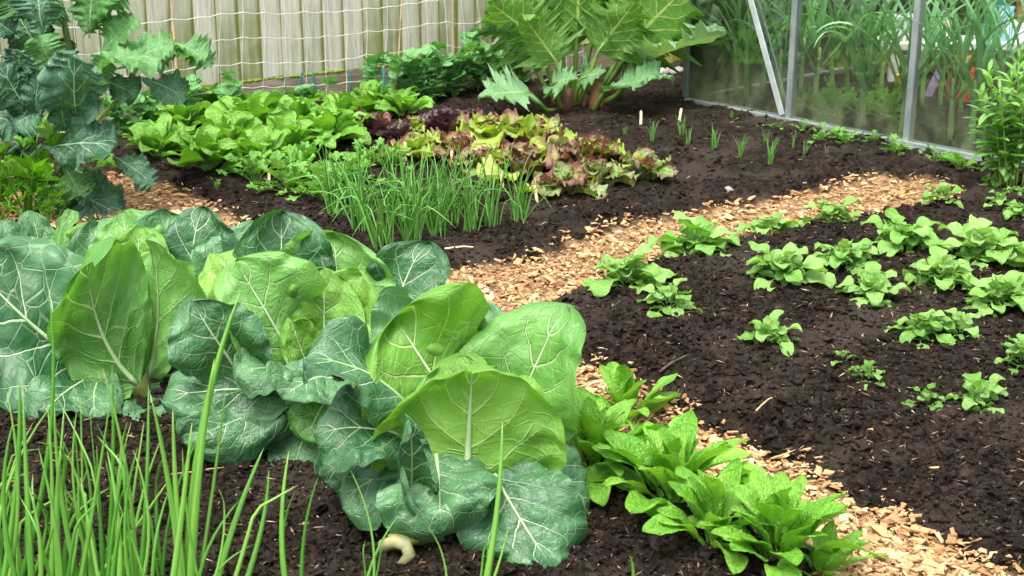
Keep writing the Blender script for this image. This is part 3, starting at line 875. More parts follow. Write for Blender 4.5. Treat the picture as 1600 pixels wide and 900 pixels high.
CK = dict(nu=28, nv=36, a=.55, b=.42, puck=.028, nsec=5, bend=.5, cup=.55, low=.17, wave=.38, ruf=.05, rf=2.7, basew=.10, roll=.11)
def ck(**k): d = dict(CK); d.update(k); return d

def cabbage(loc, label, leaves, seed):
    rng = np.random.default_rng(seed)
    o = thing('cabbage', loc, label, 'cabbage', 'cabbages in the front row')
    for (b, t, w, n, mat, kw) in leaves:
        if b[1] - t[1] > 112:                      # upright leaves: narrower towards the tip and more cupped
            kw.setdefault('a', .60); kw.setdefault('b', .55); kw['cup'] = max(kw.get('cup', .55), .75); w *= 1.12
        lab = kw.pop('label', None) if kw else None
        hero(o, rng, b, t, w, n, mat, label=lab, edge=ragged(rng, .07, 6., kw.pop('bites', 0)), rib=.022 * w, skew=kw.pop('skew', rng.normal(0, .13)), **ck(**kw))
    return o
B_, G_, Y_ = M_CABB, M_CABG, M_CABY
# ---- the big one in front
Y0 = 2.70
cabA = cabbage(G(700, 815), 'largest cabbage in front with an open yellow-green heart and ragged dark outer leaves', [
    ((690, 640, Y0 + .06), (640, 478, Y0 + .24), .24, (1, 1.2, -.2), B_, dict(bend=.5, cup=.6)),
    ((730, 640, Y0 + .08), (735, 476, Y0 + .22), .22, (1, 1., 0), B_, dict(bend=.9)),
    ((770, 720, Y0 + .03), (893, 478, Y0 + .10), .27, (1, .15, -.35), G_, dict(bend=.25, cup=.45, puck=.03, bites=1, label='tall upright leaf on the far side with a nibbled top')),
    ((760, 700, Y0 + .05), (615, 496, Y0 + .08), .36, (1, .25, .25), Y_, dict(bend=.45, cup=.7, puck=.03, a=.6, b=.42, label='bright yellow-green heart leaf')),
    ((750, 690, Y0 + .07), (800, 530, Y0 + .12), .25, (1, .3, -.4), Y_, dict(bend=.6, cup=.8)),
    ((725, 720, Y0 + .02), (720, 555, Y0 + .03), .22, (1, .3, 0), Y_, dict(bend=.35, cup=1.3, cup1=.9)),
    ((720, 730, Y0), (765, 575, Y0 + .02), .20, (1, .3, -.4), Y_, dict(bend=.3, cup=1.2)),
    ((650, 650, Y0 - .02), (474, 556, Y0 - .07), .20, (.55, 1, -.1), B_, dict(bend=1.1, bp=1.2, cup=.35)),
    ((655, 690, Y0 - .04), (494, 690, Y0 - .10), .20, (.9, .8, -.2), B_, dict(bend=.9, cup=.3, bites=1)),
    ((660, 735, Y0 - .05), (535, 790, Y0 - .13), .17, (.9, .9, -.2), B_, dict(bend=.7, cup=.1)),
    ((670, 700, Y0 - .02), (505, 745, Y0 - .02), .16, (.8, .9, -.2), B_, dict(bend=.7, cup=.1)),
    ((680, 700, Y0 - .08), (690, 832, Y0 - .22), .25, (1, .5, -.15), B_, dict(bend=.55, cup=.12, label='dark blue-green leaf drooping to the soil in front')),
    ((760, 715, Y0 - .06), (865, 888, Y0 - .25), .25, (1, .55, .1), B_, dict(bend=.7, cup=.05, low=.1, bites=4, label='ragged dark leaf with bites along its edge')),
    ((790, 700, Y0 - .03), (918, 800, Y0 - .05), .19, (.9, .8, .3), B_, dict(bend=.9, cup=-.3, low=.1, bites=1)),
    ((640, 775, Y0 - .15), (638, 655, Y0 - .20), .15, (.9, .2, .3), B_, dict(bend=.3, cup=2.3, cup1=2.6, puck=.02)),
    ((728, 800, Y0 - .10), (738, 572, Y0 - .17), .40, (-1, .15, .0), Y_, dict(bend=.30, bp=2.6, cup=.9, cup1=.7, a=.55, b=1.0, puck=.03, wave=.12, ruf=.02, nu=36, nv=44, low=.05, label='big cupped yellow-green leaf wrapping the front of the heart')),
], 21)
def stalk(parent, pts, rad, mat, name='stalk'):
    loc = Vector(parent.location)
    obj(name, one(name, tube(np.array([Vector(p) - loc for p in pts]), rad, 10), mat), parent)
g0 = G(640, 835)
YR = G(620, 880).y
stalk(cabA, [PY(725, 770, Y0 - .02), PY(690, 805, Y0 - .05), PY(662, 826, YR + .06), PY(636, 838, YR + .045), PY(610, 847, YR + .03)], [.03, .026, .022, .020, .016], M_ROOTG)
stalk(cabA, [PY(598, 868, YR + .03), PY(600, 852, YR + .02), PY(618, 846, YR + .01), PY(634, 852, YR), PY(640, 866, YR - .005), PY(632, 877, YR - .005), PY(620, 885, YR - .005)], [.008, .013, .0135, .013, .0125, .010, .004], M_ROOT, 'bent_root')
rngd = np.random.default_rng(4)
hero(cabA, rngd, (668, 812, Y0 - .05), (628, 822, Y0 - .14), .06, (1, .5, 0), M_DRY, 'withered_leaf', nu=8, nv=10, bend=1.2, cup=.6, ruf=.08, rf=3)
hero(cabA, rngd, (672, 825, Y0 - .06), (690, 842, Y0 - .13), .05, (1, .5, 0), M_DRY, 'withered_leaf', nu=8, nv=10, bend=1.0, cup=.6, ruf=.08, rf=3)
# ---- second of the row
Y1 = 3.10
cabB = cabbage(G(470, 690), 'middle cabbage with a crumpled yellow heart, behind the largest cabbage', [
    ((520, 560, Y1 + .06), (520, 362, Y1 + .14), .30, (1, .3, 0), G_, dict(bend=.35, cup=.5)),
    ((600, 560, Y1 + .05), (672, 378, Y1 + .14), .20, (1, .25, -.2), B_, dict(bend=.35, cup=.4)),
    ((560, 570, Y1 + .03), (602, 448, Y1 + .05), .17, (1, .5, -.5), G_, dict(bend=.6, cup=.8)),
    ((500, 590, Y1), (505, 418, Y1 + .03), .20, (1, .3, 0), Y_, dict(bend=.3, cup=.9, puck=.05)),
    ((520, 580, Y1 + .02), (575, 425, Y1 + .05), .20, (1, .3, -.4), Y_, dict(bend=.4, cup=.9, puck=.045)),
    ((500, 600, Y1 - .04), (455, 500, Y1 - .06), .14, (1, .3, .3), Y_, dict(bend=.3, cup=1.3, puck=.04)),
    ((470, 580, Y1 - .02), (365, 408, Y1 - .02), .25, (1, .2, .5), G_, dict(bend=.45, cup=.7)),
    ((420, 520, Y1 + .06), (330, 392, Y1 + .10), .17, (1, .3, .2), Y_, dict(bend=.9, cup=.5)),
    ((450, 540, Y1 + .04), (440, 330, Y1 + .12), .24, (1, .3, .2), B_, dict(bend=.25, cup=.5)),
    ((385, 600, Y1 - .10), (300, 468, Y1 - .15), .21, (1, .25, -.15), B_, dict(bend=.45, cup=.5, skew=-.05, label='rounded blue-green leaf leaning out to the side')),
    ((480, 600, Y1 - .08), (370, 588, Y1 - .20), .15, (.5, 1, -.1), B_, dict(bend=.9, cup=.3)),
    ((470, 610, Y1 - .08), (250, 620, Y1 - .16), .20, (.9, .8, -.1), B_, dict(bend=.6, cup=.15, bites=1)),
    ((470, 610, Y1 - .08), (345, 665, Y1 - .16), .18, (1, .7, -.1), B_, dict(bend=.5, cup=.15)),
    ((520, 590, Y1 - .12), (440, 622, Y1 - .24), .17, (.6, 1, 0), B_, dict(bend=1.0, cup=.4)),
    ((530, 600, Y1 - .12), (480, 690, Y1 - .24), .17, (1, .5, 0), G_, dict(bend=.6, cup=.3)),
    ((560, 580, Y1 - .05), (640, 500, Y1 - .04), .18, (.8, .8, -.2), G_, dict(bend=1.0, cup=.5)),
    ((600, 560, Y1 - .02), (700, 480, Y1 + .02), .18, (.6, 1, 0), B_, dict(bend=1.0, cup=.4)),
    ((450, 690, Y1 - .1), (362, 708, Y1 - .16), .08, (.5, 1, 0), B_, dict(bend=1.6, cup=.7)),
    ((470, 660, Y1 - .06), (410, 740, Y1 - .12), .10, (1, .5, 0), B_, dict(bend=.6, cup=.3)),
    ((480, 650, Y1 - .02), (560, 720, Y1 - .04), .16, (1, .5, 0), B_, dict(bend=.6, cup=.3)),
    ((440, 620, Y1 - .10), (285, 690, Y1 - .24), .17, (1, .6, 0), B_, dict(bend=.6, cup=.2)),
    ((490, 640, Y1 - .08), (455, 745, Y1 - .20), .15, (1, .5, 0), B_, dict(bend=.5, cup=.3)),
    ((500, 620, Y1 - .02), (420, 680, Y1 - .06), .16, (1, .5, 0), B_, dict(bend=.5, cup=.3)),
], 22)
stalk(cabB, [PY(490, 600, Y1), PY(478, 650, Y1 + .01), G(468, 700)], [.028, .024, .022], M_ROOTG)
# ---- third
Y2 = 3.42
cabC = cabbage(G(215, 625), 'cabbage with a huge dark white-veined leaf and an upright pale green wrapper leaf', [
    ((215, 480, Y2 + .1), (192, 330, Y2 + .2), .22, (1, .4, 0), G_, dict(bend=.7, cup=.5)),
    ((250, 480, Y2 + .1), (262, 328, Y2 + .18), .18, (1, .3, 0), B_, dict(bend=.3, cup=.4)),
    ((285, 520, Y2 + .06), (318, 322, Y2 + .14), .25, (1, .3, -.2), B_, dict(bend=.3, cup=.5)),
    ((330, 520, Y2 + .04), (400, 345, Y2 + .12), .2, (1, .3, -.2), B_, dict(bend=.3, cup=.5)),
    ((185, 480, Y2 + .12), (150, 345, Y2 + .22), .20, (1, .3, .2), B_, dict(bend=.5, cup=.6)),
    ((225, 500, Y2 + .06), (215, 352, Y2 + .10), .20, (1, .3, .1), Y_, dict(bend=.4, cup=.9, puck=.05)),
    ((255, 510, Y2 + .05), (262, 392, Y2 + .08), .18, (1, .3, -.3), Y_, dict(bend=.4, cup=.9, puck=.05)),
    ((235, 590, Y2 - .13), (235, 372, Y2 - .17), .20, (-1, .1, .7), G_, dict(bend=.3, cup=.7, puck=.05)),
    ((215, 600, Y2 - .17), (128, 392, Y2 - .23), .30, (-1, .1, -.1), G_, dict(bend=.35, bp=2.5, cup=.5, puck=.045, nu=36, nv=40, label='upright pale green wrapper leaf with a thick midrib')),
    ((290, 560, Y2 - .04), (268, 460, Y2 - .08), .10, (1, .3, .2), Y_, dict(bend=.5, cup=.4)),
    ((175, 596, Y2 - .04), (-45, 408, Y2 - .08), .40, (1, .45, .1), B_, dict(bend=.5, cup=.2, puck=.03, nu=36, nv=44, label='huge dark blue-green leaf with white veins')),
    ((160, 585, Y2 - .12), (150, 655, Y2 - .30), .13, (1, .4, 0), B_, dict(bend=.5, cup=.3)),
    ((140, 590, Y2 - .12), (60, 650, Y2 - .32), .16, (.8, .9, 0), B_, dict(bend=.6, cup=.1)),
    ((290, 580, Y2 - .04), (310, 640, Y2 - .1), .14, (1, .4, 0), B_, dict(bend=.5, cup=.3)),
    ((230, 610, Y2 - .08), (235, 668, Y2 - .26), .15, (1, .6, 0), B_, dict(bend=.6, cup=.2)),
    ((110, 600, Y2 - .06), (15, 655, Y2 - .22), .17, (1, .6, 0), B_, dict(bend=.6, cup=.2)),
], 23)
stalk(cabC, [PY(215, 540, Y2), PY(220, 590, Y2 + .01), G(222, 625)], [.03, .026, .022], M_ROOTG)
# ---- fourth, half out of the picture
Y3 = 3.72
cabD = cabbage(G(50, 560), 'cabbage at the picture edge behind the huge dark leaf, only upright tips showing', [
    ((70, 470, Y3), (46, 328, Y3 + .06), .13, (1, .3, .5), B_, dict(bend=.3, cup=.9)),
    ((85, 470, Y3 - .02), (106, 326, Y3 + .04), .10, (1, .3, -.6), G_, dict(bend=.3, cup=.9)),
    ((40, 450, Y3 - .04), (-30, 362, Y3 - .06), .22, (.8, .9, 0), B_, dict(bend=.8, cup=.3)),
    ((110, 480, Y3), (150, 350, Y3 + .04), .14, (1, .4, 0), Y_, dict(bend=.5, cup=.6)),
    ((60, 470, Y3 - .06), (20, 400, Y3 - .1), .2, (.8, .8, 0), B_, dict(bend=.8, cup=.3)),
    ((60, 480, Y3 - .02), (75, 385, Y3 - .02), .14, (1, .4, 0), G_, dict(bend=.5, cup=.8)),
], 24)
stalk(cabD, [PY(60, 480, Y3), G(52, 560)], [.03, .024], M_ROOTG)

# ================================================================ curly kale
def kedge(rng, depth=.34):
    ph = rng.uniform(0, 9, 2)
    def e(v, side):
        lob = 1 - depth * (.5 + .5 * np.sin(2 * math.pi * (v * 3.6 + ph[side]))) * (1 - .5 * v)
        return lob * (1 - .16 * np.abs(2 * fbm(v * 22 + ph[side] * 7, 0 * v, 5 + side, 2)))
    return e
K0 = 5.10
kale = thing('curly_kale', G(98, 325), 'tall dark curly kale plant tied to a bamboo cane at the left edge', 'kale')
rng = np.random.default_rng(31)
KL, KN = M_KALEL, M_KALE
kleaves = [  # foot px, tip px, dY foot, dY tip, width, normal, material
    ((122, 190), (118, 82), 0, -.16, .25, (1, .4, .2), KN), ((70, 232), (182, 230), -.05, -.12, .24, (1, .55, 0), KN),
    ((95, 250), (130, 308), -.03, -.1, .15, (1, .3, 0), KL), ((170, 240), (240, 292), 0, -.06, .12, (.8, .5, .4), KN),
    ((120, 130), (258, 92), 0, -.05, .18, (.5, 1, 0), KL), ((200, 100), (272, 70), .0, -.04, .17, (1, .5, 0), KL),
    ((225, 98), (325, 86), .05, .02, .17, (.45, .9, .5), KL), ((260, 62), (330, 105), .06, .02, .15, (.7, .6, .7), KL),
    ((150, 100), (215, 28), .08, .06, .15, (1, .4, 0), KL), ((140, 60), (150, -45), .06, .08, .24, (1, .3, 0), KL),
    ((130, 60), (190, -20), .1, .1, .18, (1, .4, -.2), KL), ((160, 125), (215, 150), .05, .0, .14, (1, .4, 0), KN),
    ((215, 120), (290, 155), .05, .02, .14, (.9, .5, 0), KN), ((90, 120), (60, 55), 0, -.06, .17, (1, .5, 0), KL),
    ((40, 120), (30, 78), -.05, -.12, .15, (1, .5, 0), KN), ((50, 190), (-5, 100), -.05, -.12, .22, (1, .4, .3), KN),
    ((60, 190), (65, 110), -.05, -.14, .15, (1, .4, 0), KN), ((75, 170), (20, 195), -.05, -.12, .18, (1, .5, 0), KN),
    ((65, 210), (-15, 180), -.05, -.08, .2, (1, .4, .2), KN), ((70, 60), (60, -20), 0, 0, .2, (1, .3, 0), KN),
    ((40, 40), (15, -20), 0, 0, .2, (1, .4, 0), KL), ((60, 50), (95, 5), .05, .05, .15, (1, .3, 0), KL),
    ((30, 60), (-10, 30), .0, 0, .17, (1, .3, 0), KN), ((90, 290), (190, 340), .05, 0, .22, (1, .5, 0), KN), ((95, 285), (150, 300), .0, -.06, .16, (1, .5, 0), KN),
    ((90, 270), (85, 330), .0, -.05, .14, (1, .4, 0), KN), ((60, 235), (25, 215), .1, .1, .16, (1, .4, 0), KN), ((65, 225), (40, 260), .05, .05, .15, (1, .4, 0), KN),
    ((95, 160), (40, 150), .1, .1, .2, (1, .4, 0), KN), ((80, 110), (20, 10), .12, .12, .2, (1, .4, 0), KN), ((100, 140), (80, 60), .14, .14, .2, (1, .4, 0), KN),
    ((105, 210), (95, 150), .0, -.05, .13, (1, .4, 0), KN), ((150, 160), (165, 90), .0, -.05, .13, (1, .5, 0), KL),
]
for (b, t, d0, d1, w, n, m) in kleaves:
    hero(kale, rng, (*b, K0 + d0), (*t, K0 + d1), w, n, m, nu=28, nv=46, a=.7, b=.36, bend=.8, cup=.3, ruf=.10, rf=8.5, low=.16, wave=.35, puck=.022, nsec=5, basew=.12, edge=kedge(rng), pet=.03, petw=.004)
stalk(kale, [G(98, 325), PY(100, 280, K0 + .02), PY(112, 220, K0 + .04), PY(118, 150, K0 + .05), PY(105, 60, K0 + .08), PY(85, -40, K0 + .08)], [.016, .015, .014, .013, .012, .01], M_STEMD, 'stem')
stalk(kale, [G(60, 318), PY(70, 290, K0 - .02), PY(92, 265, K0), PY(118, 215, K0 + .04)], [.011, .011, .011, .010], M_STEMD, 'stem')
stalk(kale, [PY(112, 230, K0 + .04), PY(150, 190, K0 + .04), PY(190, 150, K0 + .04), PY(215, 105, K0 + .04)], [.009, .008, .007, .006], M_STEMG, 'side_stem')
stalk(kale, [PY(116, 160, K0 + .05), PY(160, 110, K0 + .06), PY(225, 98, K0 + .06)], [.008, .007, .006], M_STEMG, 'side_stem')
stalk(kale, [PY(112, 200, K0 + .04), PY(80, 140, K0 + .02), PY(62, 60, K0 + .02)], [.009, .008, .006], M_STEMG, 'side_stem')

# ================================================================ ornamental rhubarb
def redge(rng):
    ph = rng.uniform(0, 1, 2)
    def e(v, side):
        x = v * 5.2 + ph[side]; f = x - np.floor(x)
        y = v * 15.6 + ph[side] * 3; g = y - np.floor(y)
        return .50 + .74 * f ** 1.5 + .26 * g ** 1.3 - .10 * v
    return e
def rhub_blade(rng, size):
    """broad triangular blade with long forward-pointing teeth"""
    return MB().add(*leaf(rng, size, size * rng.uniform(1.0, 1.2), 20, 78, a=.30, b=.80, bend=rng.uniform(.2, .7), bp=2., cup=.55, low=.07, wave=.22, ruf=.03, rf=5.2, puck=.014, nsec=6, edge=redge(rng), rim=.55, basew=.3, petw=.01))
R0 = 6.80
rb = G(893, 168)
rhub = thing('ornamental_rhubarb', rb, 'big ornamental rhubarb with jagged leaves and brown crown in front of the fence', 'rhubarb')
rng = np.random.default_rng(41)
RL, RG = M_RHUB, M_RHUB2
rl = [  # stalk foot px, blade foot px, dY, blade tip px, tip dY, size, normal, material
    ((880, 165), (845, 68), -.05, (772, 5), -.10, .36, (-.75, .5, -.2), RL), ((885, 163), (820, 78), -.02, (755, 38), -.02, .28, (-.2, .9, -.2), RG),
    ((893, 160), (902, 50), -.05, (905, -50), -.05, .36, (-.85, .3, .1), RL), ((905, 162), (972, 82), -.1, (1062, -12), -.12, .46, (-.75, .55, .2), RL),
    ((920, 165), (1008, 100), -.08, (1112, 48), -.14, .40, (-.2, 1., .1), RG), ((876, 172), (828, 146), -.15, (755, 140), -.30, .28, (.75, .75, -.1), RG),
    ((915, 170), (946, 141), -.2, (1026, 112), -.28, .33, (.1, 1., -.1), RG), ((890, 160), (880, 90), .1, (850, 40), .18, .26, (.6, .6, 0), RL),
    ((900, 158), (925, 62), .08, (965, -20), .12, .34, (-.8, .5, 0), RL), ((905, 158), (975, 100), .1, (1000, 40), .14, .3, (.6, .6, 0), RL),
    ((890, 165), (862, 132), -.15, (895, 118), -.24, .16, (.8, .6, 0), RG), ((895, 158), (870, 60), .1, (830, -30), .1, .34, (-.6, .6, 0), RG),
    ((895, 160), (935, 80), -.12, (985, 10), -.16, .34, (-.8, .4, .1), RL), ((890, 160), (868, 95), -.12, (822, 30), -.16, .30, (-.8, .4, -.1), RL),
    ((905, 158), (1000, 60), .1, (1040, -30), .12, .38, (.6, .7, .3), RG), ((890, 165), (905, 125), -.1, (935, 110), -.16, .15, (.8, .6, 0), RG),
]
for (f, b, dy, t, dt, sz, n, m) in rl:
    fp = PY(*f, R0 + dy * .3); fp.z = rb.z - .02
    bp_, tp = PY(*b, R0 + dy), PY(*t, R0 + dt)
    mb = rhub_blade(rng, sz * .98)
    yv = (tp - bp_).normalized(); nn = nvec(n); zv = (nn - yv * nn.dot(yv)).normalized(); xv = yv.cross(zv)
    Mx = Matrix([xv, yv, zv]).transposed().to_4x4()
    obj('leaf', mb.mesh('leaf', m), rhub, Matrix.Translation(bp_ - rb) @ Mx)
    mid = (fp + bp_) / 2 + Vector((0, -.02, -.03))
    stalk(rhub, [fp, fp.lerp(mid, .5) + Vector((0, 0, -.0)), mid, mid.lerp(bp_, .5) + Vector((0, 0, .005)), bp_, bp_ + yv * .05], [.014, .013, .012, .0105, .009, .004], M_STEMR)
for (x, y, w, h_) in [(884, 172, .032, .10), (868, 162, .024, .07), (930, 172, .034, .13), (912, 168, .022, .06)]:
    q = G(x, y) - rb
    obj('crown_bud', one('crown_bud', tube([[q.x, q.y, -.02], [q.x + .003, q.y, h_ * .3], [q.x + .008, q.y, h_ * .7], [q.x + .014, q.y, h_]], [w, w * 1.05, w * .95, w * .6], 9), M_BROWN), rhub)
# ================================================================ rosette plants built from shared leaf shapes
def rosette(root, rng, meshes, n, size, el=(20, 75), inner=.55, name='leaf', spread=.01, az0=None, jit=.35, lift=0.):
    """n leaves round the centre, the outer ones lower and larger"""
    ga = 2.39996
    a0 = rng.uniform(0, 6.28) if az0 is None else az0
    for k in range(n):
        f = k / max(1, n - 1)
        e = math.radians(el[0] + (el[1] - el[0]) * f + rng.normal(0, 6))
        s = size * (1 - (1 - inner) * f) * rng.uniform(.85, 1.15)
        az = a0 + k * ga + rng.normal(0, jit)
        off = spread * (1 - f)
        M = RZ(az) @ MT(0, off, lift * f) @ RX(e) @ RY(rng.normal(0, .18)) @ MS(s)
        obj(name, meshes[rng.integers(len(meshes))], root, M)

# ---------------------------------------------------------------- spinach in the back bed
rng = np.random.default_rng(51)
def spin_mesh(r, m, L=1., W=.58, nu=12, nv=18, **k):
    d = dict(a=.55, b=.55, pet=.32, petw=.022, bend=.9, bp=1.6, cup=.5, low=.12, wave=.25, puck=.05, nsec=5, ruf=.015, rf=3, basew=.1); d.update(k)
    return one('leaf', leaf(r, L, W * r.uniform(.85, 1.15), nu, nv, bend0=r.uniform(-.3, .0), twist=r.normal(0, .3), **d), m)
SPM = [spin_mesh(rng, M_SPIN, bend=rng.uniform(.5, 1.5)) for _ in range(10)]
spin = [(246, 246, .17, 'small spinach at the left end of the back row beside the pea foliage'), (325, 268, .20, 'spinach plant at the very front of the back bed, next to the wood chips'),
        (287, 212, .18, 'spinach behind the front plant at the left end'), (356, 236, .18, 'spinach plant between the front plant and the coriander, left half'),
        (408, 262, .17, 'spinach plant touching the coriander from behind'), (395, 210, .22, 'large-leaved spinach in the middle of the back row'),
        (450, 245, .19, 'spinach plant just behind the dense coriander'), (470, 206, .19, 'spinach plant under the leftmost teal stick'),
        (515, 225, .20, 'spinach at the right of the coriander, above the spring onions'), (540, 196, .18, 'spinach plant beneath the paired teal sticks'),
        (345, 185, .19, 'spinach against the gravel board at the left'), (585, 178, .17, 'spinach beside the tallest teal stick, with one upright leaf'), (628, 184, .16, 'rightmost spinach of the back row with one broad flat leaf')]
for x, y, s, lab in spin:
    o = thing('spinach_plant', G(x, y), lab, 'spinach', 'spinach row in the back bed')
    rosette(o, rng, SPM, 24, s * .84, (22, 86), .78, spread=.014)
# ---------------------------------------------------------------- spinach in front, beside the cabbage
SPF = [spin_mesh(rng, M_SPINF, W=.38, nu=14, nv=22, a=.55, b=.6, pet=.3, petw=.02, cup=.4, puck=.055, wave=.2, bend=rng.uniform(.3, 1.3), low=.10) for _ in range(10)]
for x, y, s, n, lab in [(1215, 880, .165, 26, 'frontmost spinach plant beside the chips at the bottom edge'), (1050, 790, .185, 28, 'biggest front spinach plant, full of upright blistered leaves'),
                        (925, 745, .19, 18, 'front spinach squeezed against the big cabbage'), (975, 665, .15, 16, 'upright bolting spinach farthest back beside the cabbage'), (1110, 850, .16, 16, 'front spinach with one big leaf lying toward the soil'),
                        (1285, 908, .105, 8, 'small spinach at the bottom edge with leaves reaching over the chips')]:
    o = thing('front_spinach', G(x, y), lab, 'spinach', 'spinach beside the cabbages')
    rosette(o, rng, SPF, n + 8, s * .84, (28, 88), .85, spread=.018)
# ---------------------------------------------------------------- lettuces
def lett_mesh(r, m, frill=.10, rf=5.2, W=.85, oak=0., nu=18, nv=34, bend=.9):
    ph = r.uniform(0, 9, 2)
    def e(v, side): return (1 - oak * (.5 + .5 * np.sin(2 * math.pi * (3.4 * v + ph[side])))) * (1 - .05 * np.abs(2 * fbm(v * 9 + ph[side], 0 * v, 4, 2)))
    return one('leaf', leaf(r, 1., W, nu, nv, a=.75, b=.35, bend=bend * r.uniform(.6, 1.3), bp=1.8, bend0=-.2, cup=.6, ruf=frill, rf=rf, low=.16, wave=.35, puck=.03, nsec=4, edge=e, basew=.2), m)
LM = {'g': [lett_mesh(rng, M_LETG) for _ in range(5)], 'r': [lett_mesh(rng, M_LETR, .11, 4.6, .8, .22) for _ in range(6)],
      'd': [lett_mesh(rng, M_LETD, .05, 4., .7, .15) for _ in range(5)], 's': [lett_mesh(rng, M_LETS, .09, 4.6, .75, .15) for _ in range(5)]}
for x, y, s, k, n, lab in [
    (575, 215, .16, 'd', 12, 'dark purple lettuce at the left of the lettuce patch, by the spinach'), (622, 222, .12, 'd', 9, 'small purple lettuce between the purple and yellow-green ones'),
    (690, 208, .15, 'd', 12, 'dark bronze lettuce at the back of the patch'), (735, 200, .13, 'd', 10, 'bronze-green lettuce at the back right of the patch'),
    (648, 208, .10, 'g', 9, 'small yellow-green frilly lettuce behind, between two dark ones'), (655, 246, .14, 'g', 14, 'yellow-green lettuce just behind the spring onions'),
    (772, 222, .17, 'g', 16, 'large yellow-green frilly lettuce in the middle of the patch'), (840, 226, .17, 'g', 16, 'yellow-green frilly lettuce right of the middle one'),
    (712, 250, .15, 'r', 13, 'red-brown lettuce behind the middle spring onions'), (755, 268, .15, 'r', 13, 'red lettuce seen through the tips of the spring onions'),
    (818, 275, .18, 'r', 15, 'reddest oak-leaf lettuce at the centre front'), (885, 256, .16, 'r', 14, 'pinkish oak-leaf lettuce behind the speckled ones'), (930, 252, .15, 'r', 13, 'pinkish red oak-leaf lettuce at the right rear of the patch'),
    (878, 303, .15, 's', 14, 'speckled green lettuce at the front with a wooden label'), (935, 288, .14, 's', 12, 'speckled lettuce between the front one and the rightmost'), (1008, 280, .16, 's', 11, 'flat speckled lettuce at the right end with leaves on the soil')]:
    o = thing('lettuce', G(x, y), lab, 'lettuce', 'lettuce patch')
    rosette(o, rng, LM[k] * 3 + {'g': LM['r'][:3] + LM['s'][:2], 'r': LM['g'][:4] + LM['s'][:4] + LM['d'][:2], 'd': LM['r'][:3], 's': LM['r'][:4] + LM['g'][:2]}[k], n + 4, s * 1.0, (12, 80), .6, spread=.014)
# ---------------------------------------------------------------- potatoes
def comp_leaf(r, m, pairs, L, ll, lw, nu=6, nv=8, term=1.25, arch=.9, stem=.012, lf=None, grow=.5):
    """a compound leaf: stalk, pairs of leaflets and an end leaflet"""
    mb = MB()
    s = np.linspace(0, 1, 9); th = -.1 + arch * s ** 1.4
    y = np.cumsum(np.cos(th)) * L / 9; z = -np.cumsum(np.sin(th)) * L / 9
    pts = np.stack([0 * s, y, z], -1); pts = np.concatenate([[[0, 0, 0]], pts])
    V, Fq, U = tube(pts, np.linspace(stem, stem * .4, 10), 4, caps=False)
    mb.add(V, Fq, np.stack([np.full(len(V), .5), np.full(len(V), .02)], -1))
    def at(f): k = min(8, int(f * 9)); g = f * 9 - k; return pts[k] * (1 - g) + pts[k + 1] * g, th[min(8, k)]
    for k in range(pairs):
        f = .42 + .5 * k / max(1, pairs)
        p, t_ = at(f)
        sz = 1 - grow * (1 - (k + 1) / (pairs + 1))
        for sd_ in (-1, 1):
            M = MT(*p) @ RX(-t_) @ RZ(-sd_ * math.radians(r.uniform(48, 75))) @ RX(r.uniform(-.1, .4)) @ RY(sd_ * r.uniform(-.3, .3)) @ MS(sz * r.uniform(.85, 1.15))
            q = (lf or leaf)(r, ll, lw, nu, nv)
            mb.add(xf(q[0], M), q[1], q[2])
    p, t_ = at(.999)
    q = (lf or leaf)(r, ll * term, lw * term, nu, nv)
    mb.add(xf(q[0], MT(*p) @ RX(-t_)), q[1], q[2])
    return mb.mesh('leaf', m)
def potlf(r, L, W, nu, nv): return leaf(r, L, W, nu, nv, a=.42, b=.62, pet=L * .08, petw=.006, bend=r.uniform(.3, .9), cup=.5, puck=.09, low=.10, wave=.3, nsec=4)
PTM = [comp_leaf(rng, M_POT, 2, .42, .38, .34, lf=potlf, arch=rng.uniform(.4, 1.3), stem=.02) for _ in range(8)] + [comp_leaf(rng, M_POT, 1, .34, .42, .38, lf=potlf, arch=rng.uniform(.5, 1.1), stem=.02) for _ in range(4)]
